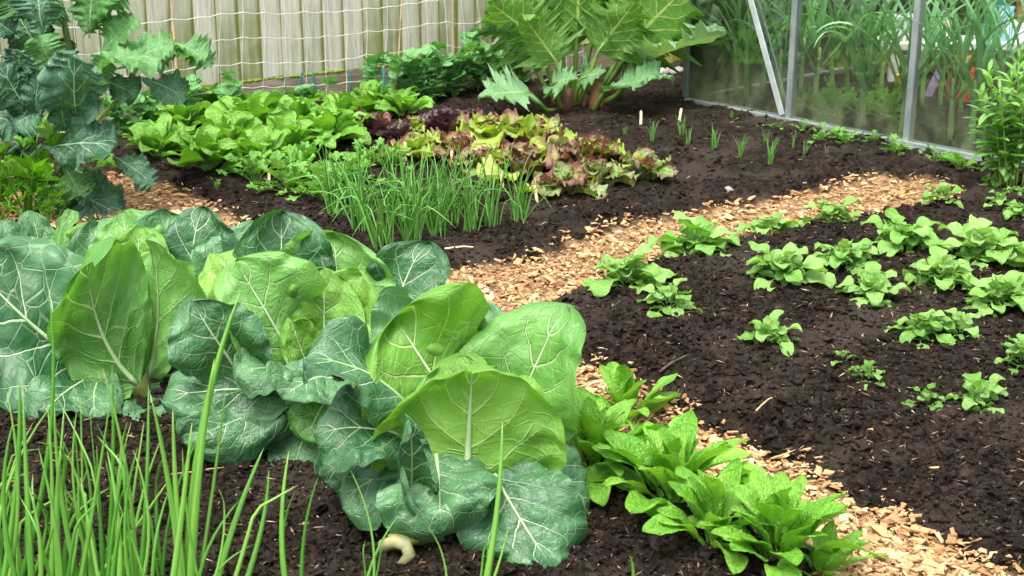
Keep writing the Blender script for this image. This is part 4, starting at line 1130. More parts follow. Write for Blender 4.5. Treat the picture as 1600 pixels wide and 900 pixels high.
for x, y, w, n, lab in [
    (978, 448, 148, 11, 'potato plant at the left end of the bed beside the chip path'), (1046, 484, 98, 8, 'small round potato plant in front of the leftmost one'), (1088, 405, 158, 12, 'bushy potato plant overhanging the chip path, second from the left'),
    (1206, 374, 108, 9, 'low potato plant at the path edge, fourth along the back'), (1302, 352, 100, 9, 'dark-gapped potato plant at the far edge of the bed by the path'), (1217, 441, 142, 12, 'wide potato plant in the middle of the bed, left of the upright one'),
    (1316, 420, 118, 12, 'upright potato plant in the middle of the bed'), (1410, 388, 140, 13, 'broad-leaved potato plant behind the upright one, on the right half'), (1532, 412, 165, 15, 'largest potato plant near the right edge'),
    (1472, 449, 128, 12, 'potato plant in front of the largest one'), (1362, 472, 112, 10, 'compact potato plant with one big round leaf, alone in the middle'), (1562, 482, 140, 13, 'potato plant at the right edge in front of the largest'),
    (1440, 528, 110, 9, 'left half of a twin potato clump right of centre'), (1500, 528, 95, 8, 'right half of the twin potato clump right of centre'), (1200, 542, 106, 8, 'lone flat potato plant in the left front of the bed'), (1352, 600, 66, 6, 'tiny potato plant in the bare front soil'), (1318, 575, 45, 4, 'tiniest potato sprout touching another small one in the front soil'),
    (1528, 642, 118, 9, 'frontmost potato plant near the right edge'), (1446, 636, 66, 6, 'small potato sprout next to the frontmost plant'), (1598, 572, 100, 9, 'potato plant cut by the right edge of the picture'),
    (1470, 320, 68, 6, 'low grey-green potato plant beyond the bed by the path end'), (1562, 325, 52, 6, 'small potato plant under the tall leafy herb'), (1600, 342, 75, 7, 'low potato plant at the right edge below the tall herb')]:
    q = G(x, y); wm = w / SC(q.y)
    o = thing('potato_plant', q, lab, 'potato plant', 'young potato plants')
    rosette(o, rng, PTM, int(n * 1.35) + 1, wm * .63, (16, 84), .75, spread=.018, lift=.03)
# ---------------------------------------------------------------- small lobed leaflets: coriander, celery, carrot
def fan(r, L, W, nu, nv, lobes=6, depth=.5):
    n = 15
    ph = np.linspace(-2.0, 2.0, n)
    rad = (.62 + .38 * np.cos(ph * .55)) * (1 - depth * (.5 - .5 * np.cos(ph * lobes + math.pi * (lobes % 2 == 0)))) * r.uniform(.9, 1.1, n)
    V = [[0, 0, 0]]
    for f in (.5, 1.):
        for p, q in zip(ph, rad): V.append([W * .62 * f * q * math.sin(p), L * (.25 * f + .55 * f * q * math.cos(p) + .1), .10 * L * math.sin(p * 3 + r.uniform(0, 6)) * f + (.12 * L * f * f)])
    V = np.array(V)
    T = np.array([[0, 1 + k, 2 + k] for k in range(n - 1)])[:, ::-1]
    U = np.concatenate([[[.5, 0]], np.stack([.5 + .25 * np.sin(ph), .5 + 0 * ph], -1), np.stack([.5 + .5 * np.sin(ph), .9 + 0 * ph], -1)])
    Q = grid_faces(2, n) + 1
    return V, [T, Q], U
CRM = [comp_leaf(rng, M_CORI, 2, .75, .30, .34, lf=fan, arch=rng.uniform(.2, 1.0), stem=.012, term=1.3) for _ in range(8)]
for x, y, s, n, lab in [
    (398, 283, .13, 14, 'coriander plant at the left end of its row, beside the label'), (452, 300, .15, 18, 'dense coriander plant at the front of its row'), (505, 312, .14, 18, 'coriander plant merging with the left spring onions'),
    (478, 268, .14, 16, 'coriander plant between the spinach and the dense coriander'), (545, 290, .13, 16, 'coriander plant behind the left spring onion clumps'), (575, 262, .12, 14, 'coriander plant behind the spring onions, toward the lettuces'),
    (610, 262, .10, 10, 'small coriander at the right end of its row'), (338, 297, .055, 5, 'tiny coriander seedling alone on the bare soil')]:
    o = thing('coriander_plant', G(x, y), lab, 'coriander', 'coriander row')
    rosette(o, rng, CRM, n, s, (25, 88), .9, spread=.02)
CEM = [comp_leaf(rng, M_PARS, 2, 1.0, .34, .32, lf=lambda r, L, W, a, b: fan(r, L, W, a, b, 6, .7), arch=rng.uniform(.1, .7), stem=.022, term=1.3) for _ in range(6)]
for x, y, s, n, lab in [(42, 335, .30, 14, 'bright green celery plant in front of the kale at the left edge'), (-5, 345, .24, 12, 'celery foliage cut by the left edge beside the kale'), (75, 352, .16, 8, 'short celery shoots between the kale and the cabbage tips')]:
    o = thing('celery_plant', G(x, y), lab, 'celery', 'celery by the kale')
    rosette(o, rng, CEM, n, s, (35, 86), .85, spread=.03)
# ---------------------------------------------------------------- young plants along the greenhouse
for x, y, s, n, lab in [(1213, 200, .045, 5, 'seedling by the brace foot of the greenhouse'), (1255, 206, .055, 6, 'young plant leaning on the rail right of the brace'), (1284, 220, .065, 8, 'third young plant from the brace along the greenhouse'),
                        (1320, 226, .075, 9, 'bushiest young plant along the greenhouse rail'), (1362, 222, .055, 6, 'thin young plant between the bushiest and the next bar'), (1398, 240, .07, 8, 'young plant below the next glazing bar'), (1462, 254, .065, 7, 'young plant left of the tall herb, second last'),
                        (1143, 187, .035, 4, 'tiny flat seedling near the first pane'), (1450, 243, .04, 4, 'tiny seedling close to the rail before the herb')]:
    o = thing('young_plant', G(x, y), lab, 'seedling', 'young plants along the greenhouse')
    rosette(o, rng, CRM, n, s * 1.15, (25, 85), .9)
o = thing('radish_plant', G(1499, 265), 'leafy seedling nearest the tall herb by the glass', 'seedling', 'young plants along the greenhouse')
rosette(o, rng, SPM, 9, .065, (25, 85), .8)

# ================================================================ peas on the netting
def pea_stem_leaf(r):
    mb = MB()
    V, Fq, U = tube([[0, 0, 0], [0, .25, .03], [0, .5, .02]], [.02, .016, .008], 4, caps=False)
    mb.add(V, Fq, np.full((len(V), 2), .5))
    for f in (.02, .25, .45):
        for sd_ in (-1, 1):
            q = leaf(r, .42 if f > .1 else .5, .30 if f > .1 else .36, 4, 6, a=.4, b=.5, bend=.4, cup=.5, low=.05)
            mb.add(xf(q[0], MT(0, f, .02) @ RZ(-sd_ * math.radians(r.uniform(50, 80))) @ RX(r.uniform(0, .7))), q[1], q[2])
    t = np.linspace(0, 1, 8)
    V, Fq, U = tube(np.stack([.06 * np.sin(t * 9), .5 + .35 * t, .1 * t + .05 * np.cos(t * 8)], -1), .006, 3, caps=False)
    mb.add(V, Fq, np.full((len(V), 2), .5))
    return mb.mesh('leaf', M_PEA)
PEM = [pea_stem_leaf(rng) for _ in range(6)]
def pea(px, off, h, n, lab):
    s = fs(px, off); b = FP(s, off); b.z = gz(b.x, b.y)
    o = thing('pea_plant', b, lab, 'pea plant', 'peas climbing the netting')
    for k in range(n):
        hh = h * rng.uniform(.65, 1.1); dx, dy = rng.normal(0, .05), rng.normal(0, .02)
        p = np.array([[dx * t + .012 * math.sin(6 * t + k), dy * t + .01 * math.cos(5 * t + k), hh * t] for t in np.linspace(0, 1, 8)])
        obj('vine', one('vine', tube(p, np.linspace(.0028, .0016, 8), 5), M_STEMG), o)
        for j in range(1, 8):
            if rng.uniform() < .15: continue
            obj('leaf', PEM[rng.integers(6)], o, MT(*p[j]) @ RZ(rng.uniform(0, 6.28)) @ RX(rng.uniform(.1, .9)) @ MS(rng.uniform(.085, .13)))
for px, off, h, n, lab in [(195, .24, .17, 4, 'low pea foliage left of the spinach, under the drooping kale'), (232, .20, .14, 3, 'pea shoots between kale and spinach at the gravel board'), (300, .18, .18, 3, 'pea shoot behind the left spinach, under the netting'),
                           (345, .18, .2, 2, 'single pea shoot rising above the middle spinach'), (470, .18, .15, 2, 'pea shoot beside the leftmost teal stick'), (600, .18, .2, 2, 'thin pea plant behind the tallest teal stick'),
                           (648, .22, .22, 5, 'bushy pea clump at the foot of the reddish cane'), (678, .24, .24, 5, 'tall middle pea plant right of the reddish cane'), (710, .24, .2, 5, 'pea clump around the foot of the thin upright cane'),
                           (745, .2, .24, 3, 'pea plant left of the rhubarb, high on the net'), (775, .2, .24, 3, 'pea plant touching the rhubarb leaves'), (810, .2, .22, 3, 'pea plant behind the low rhubarb leaf')]:
    pea(px, off, h, n, lab)

# ================================================================ onions
def blade_mesh(r, m, L=1., rad=.012, bend=.5, sides=6, kink=0., n=11, flat=1., name='blade'):
    t = np.linspace(0, 1, n)
    a = bend * t ** 1.8
    if kink: a = a + kink / (1 + np.exp(-(t - .62) * 30))
    y = np.cumsum(np.sin(a)) * L / n; z = np.cumsum(np.cos(a)) * L / n
    x = .02 * L * np.sin(t * 4 + r.uniform(0, 6)) * t
    rr = rad * np.clip(np.minimum(1, .55 + 2.2 * t), 0, 1) * np.clip((1 - t) ** .55 + .03, 0, 1)
    return one(name, tube(np.stack([x, y - y[0], z - z[0]], -1), rr, sides, flat), m)
ONM = [blade_mesh(rng, M_ONION, 1., .0125, rng.uniform(.05, .7), 5) for _ in range(9)] + [blade_mesh(rng, M_ONION, 1., .011, .4, 5, kink=rng.uniform(.9, 2.2)) for _ in range(5)]
for x, y, h, n, lab in [
    (528, 342, .24, 22, 'spring onion clump at the left end, in front of the coriander'), (562, 362, .24, 22, 'second spring onion clump from the left'), (600, 392, .27, 20, 'frontmost spring onion clump, nearest the cabbages'),
    (572, 345, .23, 18, 'spring onion clump just behind the second one'), (622, 352, .25, 24, 'spring onion clump behind the frontmost one'), (645, 380, .27, 30, 'thickest spring onion clump at the front'),
    (683, 370, .26, 24, 'spring onion clump right of the thickest one'), (708, 350, .24, 20, 'spring onion clump at the back, before the wooden label'), (735, 362, .25, 24, 'spring onion clump third from the right end'),
    (768, 355, .24, 20, 'spring onion clump second from the right end'), (812, 346, .22, 18, 'separate spring onion clump at the right end of the row'), (665, 345, .23, 18, 'spring onion clump behind the thickest one')]:
    o = thing('spring_onion_clump', G(x, y), lab, 'spring onions', 'spring onion row')
    for k in range(n):
        r_ = .030 * math.sqrt(rng.uniform()); a = rng.uniform(0, 6.28)
        obj('blade', ONM[rng.integers(len(ONM))], o, MT(r_ * math.cos(a), r_ * math.sin(a), -.01) @ RZ(rng.uniform(0, 6.28)) @ RX(-abs(rng.normal(0, .22))) @ MS(h * 1.32 * rng.uniform(.6, 1.12)))
CHM = [blade_mesh(rng, M_CHIVE, 1., .02, rng.uniform(.1, .7), 4, n=7) for _ in range(6)]
for x, y, h, n, lab in [(977, 211, .06, 9, 'short chive tuft at the left, left of the upright label'), (1019, 222, .115, 12, 'chive tuft right of the upright label'), (1065, 213, .11, 10, 'chive tuft behind, under the tilted label'), (1074, 228, .10, 12, 'chive tuft in front of the tilted label'),
                        (1116, 237, .13, 12, 'wide-splayed chive tuft, middle of the seedling row'), (1156, 246, .12, 12, 'chive tuft right of the wide-splayed one'), (1197, 226, .09, 8, 'thin chive tuft at the back of the nearest pair'), (1203, 259, .13, 14, 'tallest chive tuft nearest the camera'),
                        (1238, 231, .07, 7, 'small chive tuft behind the tallest one toward the glass'), (1256, 246, .08, 8, 'chive tuft right of the tallest one'), (1292, 243, .06, 6, 'last chive tuft at the right end of the row')]:
    o = thing('chive_tuft', G(x, y), lab, 'chives', 'chive seedlings')
    for k in range(n):
        a = rng.uniform(0, 6.28); r_ = .008
        obj('blade', CHM[rng.integers(6)], o, MT(r_ * math.cos(a), r_ * math.sin(a), -.005) @ RZ(rng.uniform(0, 6.28)) @ RX(-abs(rng.normal(0, .13))) @ MS(h * rng.uniform(.65, 1.15)))
# big onions in the foreground: blades given by foot and tip in the picture, feet in the soil
def onion(loc_px, blades, lab, Yb):
    b0 = P(*loc_px); b0.z = gz(b0.x, b0.y)
    blades = [(a_, b_, c_, d_ * rng.uniform(.75, 1.6)) for a_, b_, c_, d_ in blades]
    o = thing('onion_plant', b0, lab, 'onion', 'onions in the foreground')
    for (tx, ty, dY, r) in blades:
        tip = PY(tx, ty, b0.y + dY)
        foot = b0 + Vector((rng.normal(0, .007), rng.normal(0, .007), -.01))
        d = tip - foot; side = Vector((-d.z, 0, d.x)).normalized() * rng.normal(0, .026) + Vector((0, rng.normal(0, .012), 0))
        t = np.linspace(0, 1, 13)
        pts = np.array([foot + d * q + side * (4 * q * (1 - q)) + Vector((0, 0, .010 * math.sin(3.14 * q))) for q in t]) - np.array(b0)
        if rng.uniform() < .3 and r < .0062:
            kd = np.array([rng.normal(0, .25), rng.normal(0, .2), -rng.uniform(.3, .9)]) * d.length; q0 = rng.uniform(.55, .8)
            pts = pts + np.maximum(0, t - q0)[:, None] * kd
        rr = r * np.minimum(1, .6 + 1.5 * t) * ((1 - t) ** .5 * .97 + .03)
        obj('blade', one('blade', tube(pts, rr, 8, .8), M_ONIONB), o)
    obj('shank', one('shank', tube([[0, 0, -.03], [0, 0, .0], [0, 0, .03]], [.012, .011, .007], 8), M_ONIONB), o)
fg = [((470, 985), [(452, 703, .04, .0055), (497, 745, .0, .0045), (460, 640 + 130, .05, .003)], 'onion with two thick straight leaves left of the bent cabbage root'),
      ((560, 1000), [(548, 735, .05, .0032), (622, 806, .08, .0042), (560, 830, .02, .0025), (596, 850, .0, .003)], 'onion with a leaf slanting across in front of the bent root'),
      ((735, 1010), [(785, 658, .08, .0065), (794, 825, .02, .004), (760, 770, .06, .003)], 'onion with one tall thick leaf in front of the large cabbage'),
      ((695, 985), [(667, 822, .04, .003), (688, 885, 0, .002)], 'small onion with a yellow curved tip under the cabbage'),
      ((984, 960), [(984, 868, .02, .003)], 'single onion shoot by the front spinach'),
      ((300, 1010), [(376, 455, .10, .0085), (335, 560, .05, .006), (270, 640, .03, .005), (412, 700, .12, .005), (236, 620, .02, .005), (352, 610, .04, .004)], 'tallest onion with a thick blue-green leaf reaching the cabbages'),
      ((330, 1020), [(418, 705, .08, .006), (420, 735, .10, .005), (375, 780, .05, .004), (285, 700, .0, .004), (398, 850, .05, .004)], 'onion leaning right beside the tallest one'),
      ((215, 1010), [(232, 600, .06, .0055), (180, 590, .02, .005), (205, 660, .04, .004), (250, 690, .1, .004), (160, 575, .02, .0035), (120, 640, 0, .003)], 'onion in the middle of the foreground onion bunch'),
      ((150, 1000), [(175, 570, .05, .005), (108, 592, .03, .004), (85, 630, 0, .0045), (130, 690, .05, .004), (200, 560, .1, .003), (64, 640, .05, .003)], 'onion left of the middle bunch with bent tips'),
      ((60, 1010), [(108, 590, .06, .006), (36, 620, .02, .005), (75, 640, .04, .004), (20, 660, 0, .004), (120, 740, .05, .004)], 'onion near the left edge with crossing leaves'),
      ((-20, 1010), [(78, 462, .10, .0075), (30, 580, .05, .005), (10, 610, .02, .005), (52, 690, .05, .004), (100, 610, .1, .005)], 'onion at the left edge with a long leaf slanting up'),
      ((100, 1050), [(170, 640, .05, .0055), (60, 700, .0, .005), (95, 700, .02, .005), (145, 720, .03, .004), (30, 750, .0, .004)], 'onion low in the left corner'),
      ((250, 1050), [(215, 700, .02, .005), (300, 660, .05, .0055), (175, 760, .02, .004), (262, 740, .03, .004), (340, 720, .08, .004)], 'onion low between the middle and the tallest'),
      ((20, 1060), [(265, 748, .18, .0055), (90, 800, .05, .004), (45, 760, 0, .005)], 'onion with a leaf lying flat across the bunch'),
      ((180, 960), [(192, 690, .04, .0035), (140, 640, .04, .003), (225, 660, .05, .003), (165, 720, .02, .003), (210, 730, .02, .003)], 'thin onion behind the middle bunch'),
      ((110, 960), [(120, 680, .04, .0035), (82, 660, .04, .003), (150, 660, .05, .003), (60, 720, .02, .003), (100, 740, .02, .003)], 'thin onion behind the left bunch'),
      ((260, 965), [(272, 630, .06, .0035), (240, 700, .04, .003), (300, 690, .05, .003), (330, 650, .02, .003)], 'thin onion behind the tallest one'),
      ((40, 965), [(18, 690, .06, .0035), (52, 660, .04, .003), (70, 720, .05, .003), (5, 730, .02, .003)], 'thin onion behind the leaves at the left edge')]
wordo = ['beside the left edge', 'in front of the huge dark leaf', 'below the wrapper leaf midrib', 'in the densest part of the bunch', 'at the right fringe of the bunch', 'just left of the tallest leaf', 'between the two crossing leaves', 'lowest in the left corner', 'behind the leaf lying flat', 'nearest the bare soil']
for k, bx in enumerate((15, 75, 130, 165)):
    by = (1000, 975, 985, 1030, 990, 1000, 1040, 1045, 1035, 1000)[k]
    fg.append(((bx, by), [(bx + rng.normal(8, 38), rng.uniform(610, 800), rng.uniform(0, .08), rng.uniform(.0028, .0048)) for _ in range(6)], 'slender young onion ' + wordo[k]))
for lp, bl, lab in fg: onion(lp, bl, lab, 0)
# ================================================================ inside and behind the greenhouse
rng = np.random.default_rng(71)
def strap(r, m):
    return one('leaf', leaf(r, 1., r.uniform(.055, .085), 4, 16, a=.12, b=.75, bend=r.uniform(.3, 2.4), bp=r.uniform(2.2, 4.5), bend0=r.uniform(-.08, .08), cup=.9, twist=r.normal(0, .6), basew=.6), m)
LKM = [strap(rng, M_LEEK) for _ in range(12)]
M_SHANK = blade_mat('leek_shank', (.42, .45, .26), (.20, .34, .10), (.26, .38, .15), .15)
shank = [one('shank', tube([[0, 0, -.03], [0, 0, .05], [0, 0, .16], [.002, 0, h]], [.013, .012, .012, .009], 8), M_SHANK) for h in (.22, .27)]
leeks = [(1150, 150, 'leek nearest the greenhouse corner'), (1166, 158, 'leek left of the white brace, tallest shank in the first pane'), (1191, 147, 'leek behind the brace in the first pane'), (1219, 168, 'leek whose foot shows between brace and glazing bar'),
         (1272, 164, 'first leek right of the second glazing bar'), (1300, 150, 'leek at the back of the second pane, left part'), (1324, 146, 'leek at the back of the second pane, middle'), (1348, 196, 'leek at the front of the second pane with withered white sheath'),
         (1376, 152, 'leek at the back right of the second pane'), (1408, 206, 'leek against the third glazing bar'), (1440, 168, 'leek at the back of the third pane, left'), (1484, 219, 'leek in front of the red sack'),
         (1468, 165, 'leek at the back left of the red sack'), (1519, 224, 'leek at the front of the third pane, beside the tall herb'), (1532, 182, 'leek half hidden behind the top of the tall herb'), (1560, 190, 'leek behind the tall herb, second from the edge'),
         (1250, 146, 'leek at the back just right of the second bar'), (1590, 205, 'leek behind the tall herb at the picture edge'), (1350, 150, 'leek between the two back leeks of the second pane'), (1500, 176, 'leek right behind the red sack'), (1425, 190, 'leek just right of the third bar')]
for x, y, lab in leeks:
    lx, ly = gi_at(x, y)
    b = GI(lx, max(.10, ly)); b.z = gz(b.x, b.y)
    o = thing('leek', b, lab + ', seen through the glass' if len(lab.split()) < 12 else lab, 'leek', 'leeks inside the greenhouse')
    obj('shank', shank[rng.integers(2)], o, RY(rng.normal(0, .05)))
    az = rng.uniform(-.5, .5)
    n = 9
    for k in range(n):
        f = k / (n - 1)
        M = MT(0, 0, .13 + .09 * f) @ RZ(az + (math.pi if k % 2 else 0) + rng.normal(0, .35) + math.pi / 2) @ RX(math.radians(58 + 26 * f + rng.normal(0, 6))) @ MS(rng.uniform(.38, .62))
        obj('leaf', LKM[rng.integers(12)], o, M)
def needle(r, L, W, nu, nv):
    mb = MB()
    for k in range(5):
        for s_ in (-1, 1):
            q = leaf(r, L * .5 * (1 - k * .12), L * .13, 2, 3, a=.4, b=.5, bend=.3)
            mb.add(xf(q[0], MT(0, L * (.1 + .17 * k), 0) @ RZ(-s_ * .9) @ RX(r.uniform(-.3, .5))), q[1], q[2])
    return np.concatenate(mb.V), [np.concatenate(mb.F)], np.concatenate(mb.U)
CAM = [comp_leaf(rng, M_PARS, 4, .9, .30, .3, lf=needle, arch=rng.uniform(.3, 1.1), stem=.012, term=1.1) for _ in range(4)]
car = [(1268, 172), (1290, 165), (1310, 180), (1330, 168), (1345, 180), (1362, 172), (1385, 186), (1305, 158), (1372, 160), (1395, 172), (1285, 182)]
word = ['first', 'second', 'third', 'fourth', 'fifth', 'sixth', 'seventh', 'eighth', 'ninth', 'tenth', 'last']
for k, (x, y) in enumerate(sorted(car)):
    lx, ly = gi_at(x, y); b = GI(lx, max(.12, ly)); b.z = gz(b.x, b.y)
    o = thing('carrot_plant', b, f'{word[k]} feathery carrot plant from the second glazing bar, inside the glass', 'carrot plant', 'carrots inside the greenhouse')
    rosette(o, rng, CAM, 9, .11, (20, 85), .9, spread=.02)
# ---- clutter on a low bench at the back
M_WOODG = plain('grey_wood', (.25, .25, .21), (.42, .42, .37), 10., .8, .2, stretch=(1, 6, 6))
M_GREYP = plain('grey_plastic', (.35, .35, .35), (.5, .5, .5), 8., .5, .4)
M_WHITE = plain('white_bag', (.62, .66, .68), (.8, .82, .82), 10., .5, .4)
M_BEIGE = plain('beige_wood', (.45, .36, .24), (.6, .5, .36), 10., .8, .2)
M_GREENP = plain('green_paint', (.015, .10, .06), (.03, .17, .10), 10., .5, .4)
M_BLUE = plain('blue_carton', (.16, .38, .58), (.26, .50, .68), 4., .6, .3)
M_TERRA = plain('terracotta', (.38, .14, .06), (.52, .22, .11), 12., .8, .2)
M_RED = plain('red_plastic', (.50, .035, .025), (.62, .07, .05), 6., .45, .4)
M_PURP = plain('purple_plastic', (.28, .16, .34), (.38, .24, .44), 6., .5, .4)
M_YELL = plain('yellow_plastic', (.60, .38, .02), (.7, .5, .05), 6., .5, .4)
BY = 7.55
def cl(px, py): return PY(px, py, BY)
sc = SC(BY)
z_b = cl(1440, 62).z
bl, br_ = cl(1372, 60).x, cl(1640, 60).x
bench = thing('potting_bench', ((bl + br_) / 2, BY, gz(1.9, BY)), 'low grey plank bench with clutter at the back of the greenhouse', 'bench')
w = (br_ - bl)
zb = z_b - bench.location.z
for j in range(3): obj('plank', one('plank', box(-w / 2, w / 2, -.14 + j * .095, -.05 + j * .095, zb - .03 - .001 * j, zb), M_WOODG, False), bench)
for sx in (-1, 1):
    for sy in (-.12, .12): obj('leg', one('leg', box(sx * (w / 2 - .06) - .025, sx * (w / 2 - .06) + .025, sy - .02, sy + .02, -.05, zb - .032), M_WOODG, False), bench)
def on_bench(name, px, lab, cat): return thing(name, (cl(px, 60).x, BY, z_b), lab, cat)
o = on_bench('ribbed_crate', 1408, 'pale grey ribbed plastic crate on the bench by the third bar', 'crate')
for j in range(7): obj('rib', one('rib', box(-.075 + j * .0225, -.06 + j * .0225, -.06, -.05, .0, .11), M_GREYP, False), o)
obj('body', one('body', box(-.08, .08, -.049, .06, .001, .105), M_GREYP, False), o)
obj('rim', one('rim', box(-.09, .09, -.065, .065, .111, .125), M_GREYP, False), o)
def sack(r, w_, h_, d_, n=14, m=10):
    V = []
    for i in range(m):
        t = i / (m - 1); q = (1 - .35 * t) * (math.sin(math.pi * min(1, .25 + t * .55)) ** .5)
        for k in range(n):
            a = 2 * math.pi * k / n; e = 1 + r.normal(0, .06)
            V.append([w_ / 2 * q * e * math.copysign(abs(math.cos(a)) ** .7, math.cos(a)), d_ / 2 * q * e * math.copysign(abs(math.sin(a)) ** .7, math.sin(a)), h_ * t])
    return np.array(V), [grid_faces(m, n, True), (np.arange(n) + (m - 1) * n)[None]]
o = tag(obj('white_bag', one('white_bag', sack(rng, .15, .075, .12), M_WHITE), None, MT(cl(1458, 60).x, BY, z_b + .001)), 'small crumpled white bag on the bench right of the ribbed crate', 'bag')
o = tag(obj('timber_block', one('timber_block', box(-.016, .016, -.02, .02, 0, .125), M_BEIGE, False), None, MT(cl(1478, 60).x, BY - .01, z_b + .001)), 'upright beige timber block on the bench beside the white bag', 'timber')
o = tag(obj('green_board', one('green_board', box(-.03, .03, -.008, .008, 0, .34), M_GREENP, False), None, MT(cl(1534, 60).x, BY - .02, z_b + .001) @ RY(.32)), 'dark green board leaning behind the blue carton', 'board')
o = tag(obj('wooden_stick', one('wooden_stick', tube([[0, 0, 0], [.02, 0, .08], [.045, 0, .2]], .006, 6), M_BEIGE), None, MT(cl(1546, 66).x, BY - .05, z_b - .03)), 'thin wooden stick leaning left of the blue carton', 'stick')
o = on_bench('carton', 1565, 'pale blue carton with white panel standing on the bench', 'carton')
obj('body', one('body', box(-.038, .038, -.035, .035, .001, .155), M_BLUE, False), o)
obj('panel', one('panel', box(.002, .030, -.038, -.0355, .02, .13), M_WHITE, False), o)
obj('flap', one('flap', box(-.038, .038, -.034, -.030, .156, .175), M_BLUE, False), o)
o = on_bench('white_box', 1600, 'white box at the right end of the bench under the flower pot', 'box')
obj('body', one('body', box(-.075, .075, -.07, .07, .001, .075), M_WHITE, False), o); obj('lid', one('lid', box(-.079, .079, -.074, .074, .0755, .09), M_WHITE, False), o)
prof = [(.052, 0), (.066, .10), (.066, .101), (.076, .101), (.079, .138), (.070, .138), (.060, .03)]
V = np.array([[r_ * math.cos(a), r_ * math.sin(a), z_] for r_, z_ in prof for a in np.arange(24) * 2 * math.pi / 24])
tag(obj('flower_pot', MB().add(V, [grid_faces(len(prof), 24, True), np.arange(24)[None, ::-1]]).mesh('flower_pot', M_TERRA), None, MT(cl(1603, 60).x, BY, z_b + .092)), 'terracotta flower pot standing on the white box', 'flower pot')
rp = PY(1500, 152, 7.0); zr = gz(rp.x, rp.y)
hr = PY(1503, 84, 7.0).z - zr
tag(obj('red_sack', one('red_sack', sack(rng, .15, hr, .12, 16, 14), M_RED), None, MT(rp.x, rp.y, zr - .01)), 'tall red plastic sack standing on the soil behind the leeks', 'sack')
pp = PY(1450, 135, 7.0)
tag(obj('purple_slat', one('purple_slat', box(-.017, .017, -.006, .006, 0, .15), M_PURP, False), None, MT(pp.x, pp.y, gz(pp.x, pp.y)) @ RY(.35)), 'purple plastic slat leaning left of the red sack', 'slat')
yp = PY(1408, 100, 7.3)
tag(obj('yellow_pot', one('yellow_pot', tube([[0, 0, 0], [0, 0, .03], [0, 0, .06], [0, 0, .065]], [.022, .026, .03, .033], 14), M_YELL), None, MT(yp.x, yp.y, gz(yp.x, yp.y))), 'small yellow pot on the ground by the third bar', 'pot')
for px, yt, lab in [(1298, 85, 'thin teal rod among the leeks of the second pane'), (1373, 92, 'teal rod near the third bar among the leeks')]:
    lx, ly = gi_at(px, 150); b = GI(lx, ly); b.z = gz(b.x, b.y); hh = PY(px, yt, b.y).z - b.z
    tag(obj('teal_rod', one('teal_rod', tube([[0, 0, -.03], [0, 0, hh * .5], [0, 0, hh]], [.0035, .0035, .002], 6), M_TEAL), None, MT(*b) @ RY(.03)), lab, 'rod', 'teal rods in the greenhouse')
# ---- dark shrubs behind the glass
def shrub(px, Y, h, wd, n, lab, seed, m=M_SHRUB):
    r = np.random.default_rng(seed)
    c = PY(px, 60, Y); b = Vector((c.x, Y, gz(c.x, Y)))
    o = thing('garden_shrub', b, lab, 'shrub', 'shrubs behind the greenhouse')
    base = leaf(r, 1., .6, 4, 6, a=.5, b=.6, bend=.5, cup=.4)
    mb = MB()
    for k in range(n):
        u, v, w_ = r.normal(size=3); q = math.sqrt(u * u + v * v + w_ * w_); rr = r.uniform(.45, 1.) ** .5 * (1 + .25 * math.sin(5 * u) * math.cos(4 * v))
        p = Vector((u / q * rr * wd / 2, v / q * rr * wd * .35, max(.02, h * .5 + w_ / q * rr * h * .5)))
        M = MT(*p) @ RZ(r.uniform(0, 6.28)) @ RX(r.uniform(-.6, .8)) @ MS(r.uniform(.04, .075))
        mb.add(xf(base[0], M), base[1], base[2])
    obj('crown', mb.mesh('crown', m), o)
    for k in range(4):
        a = r.uniform(0, 6.28); obj('branch', one('branch', tube([[0, 0, -.05], [.06 * math.cos(a), .06 * math.sin(a), h * .4], [.2 * wd * math.cos(a), .15 * wd * math.sin(a), h * .8]], [.02, .014, .005], 6), M_STEMD), o)
shrub(1290, 9.0, .9, .8, 1500, 'dark shrub behind the second greenhouse pane', 1)
shrub(1385, 9.0, 1.0, .9, 1600, 'dark shrub behind the third glazing bar', 2)
shrub(1490, 8.9, .9, .9, 1500, 'dark shrub behind the third pane above the bench', 3)
shrub(1600, 8.7, 1.0, 1.0, 1500, 'dark shrub at the picture edge behind the flower pot', 4)

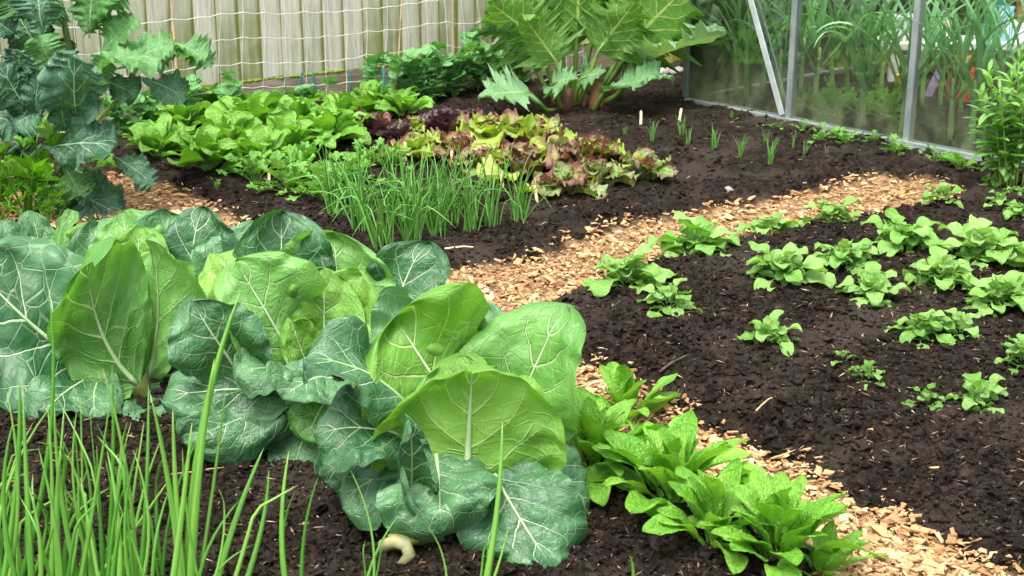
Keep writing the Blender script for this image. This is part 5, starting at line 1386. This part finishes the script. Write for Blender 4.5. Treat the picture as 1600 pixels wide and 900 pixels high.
# ================================================================ tall leafy herb at the right edge
hb = G(1578, 292)
herb = thing('leafy_herb', hb, 'tall bright green leafy herb in front of the greenhouse at the right edge', 'herb')
HLM = [one('leaf', leaf(rng, 1., .30, 5, 9, a=.6, b=.7, bend=rng.uniform(.2, 1.1), cup=.5, low=.06, ruf=.02, rf=4), M_TALL) for _ in range(6)]
for (tx, ty, bx) in [(1545, 112, -.05), (1533, 150, -.07), (1562, 140, -.03), (1580, 120, 0), (1592, 92, .02), (1612, 100, .05), (1600, 150, .04), (1555, 190, -.06), (1575, 175, .0), (1625, 130, .07), (1590, 200, .02)]:
    tip = PY(tx, ty, hb.y + rng.uniform(-.12, .12)) - hb; foot = Vector((bx * .6, rng.uniform(-.03, .03), -.01))
    ts = np.linspace(0, 1, 9)
    pts = np.array([foot.lerp(tip, q) + Vector((0, 0, .02 * math.sin(3.1 * q))) for q in ts])
    obj('stem', one('stem', tube(pts, np.linspace(.0042, .0018, 9), 6), M_STEMG), herb)
    nl = 27
    for k in range(nl):
        f = .16 + .84 * k / (nl - 1); i = min(7, int(f * 8)); g = f * 8 - i
        p = pts[i] * (1 - g) + pts[i + 1] * g
        sz = (.105 if f < .75 else .105 - .18 * (f - .75)) * rng.uniform(.7, 1.15)
        obj('leaf', HLM[rng.integers(6)], herb, MT(*p) @ RZ(k * 2.4 + rng.normal(0, .3)) @ RX(math.radians(rng.uniform(5, 40) + 35 * max(0, f - .7) / .3)) @ MS(sz))
for x, y, s, lab in [(1558, 288, .10, 'low broad-leaved seedling at the left foot of the tall herb'), (1592, 302, .09, 'low seedling under the front of the tall herb')]:
    o = thing('broad_seedling', G(x, y), lab, 'seedling', 'seedlings under the herb')
    rosette(o, rng, PTM, 7, s, (15, 70), .8)

# ================================================================ stones and twigs
M_STONE = plain('pale_stone', (.22, .21, .19), (.40, .38, .35), 12., .8, .3)
M_STONED = plain('grey_stone', (.10, .10, .11), (.22, .23, .25), 12., .7, .3)
def stone(px, py, s, lab, m=M_STONE, fl=.5):
    q = G(px, py); v, f = ICO2
    V = v * (1 + rng.uniform(-.22, .22, (len(v), 1))) * np.array([1.3, .8, fl]) * s
    tag(obj('stone', one('stone', (V, f), m), None, MT(q.x, q.y, q.z + s * .35) @ RZ(rng.uniform(0, 3))), lab, 'stone')
stone(1058, 118, .05, 'flat white stone beside the greenhouse corner'); stone(1036, 118, .035, 'pale upright stone left of the white one near the corner', fl=.9)
stone(1139, 298, .014, 'small blue-grey stone at the edge of the far path', M_STONED, .8); stone(912, 94, .03, 'white stone glimpsed behind the rhubarb stalks', fl=.8)
def twig(p0, p1, r, lab, m):
    a, b = G(*p0), G(*p1); b0 = a.copy(); d = b - a
    pts = np.array([d * q + Vector((rng.normal(0, .0015), rng.normal(0, .0015), .010 + .006 * math.sin(3 * q))) for q in np.linspace(0, 1, 6)])
    tag(obj('twig', one('twig', tube(pts, [r, r * .9, r, r * .8, r * .7, r * .4], 5), m), None, Matrix.Translation(b0)), lab, 'twig')
twig((1030, 588), (1078, 560), .004, 'dark twig lying at the left edge of the potato bed', M_TWIG)
twig((1180, 648), (1215, 624), .0022, 'pale dry stalk lying in the middle of the potato bed', M_DRY)
twig((690, 395), (748, 392), .004, 'pale wood splinter at the near edge of the onion bed', M_LABEL)
twig((270, 748), (420, 735), .0016, 'thin dry stalk on the soil between onions and cabbage', M_DRY)
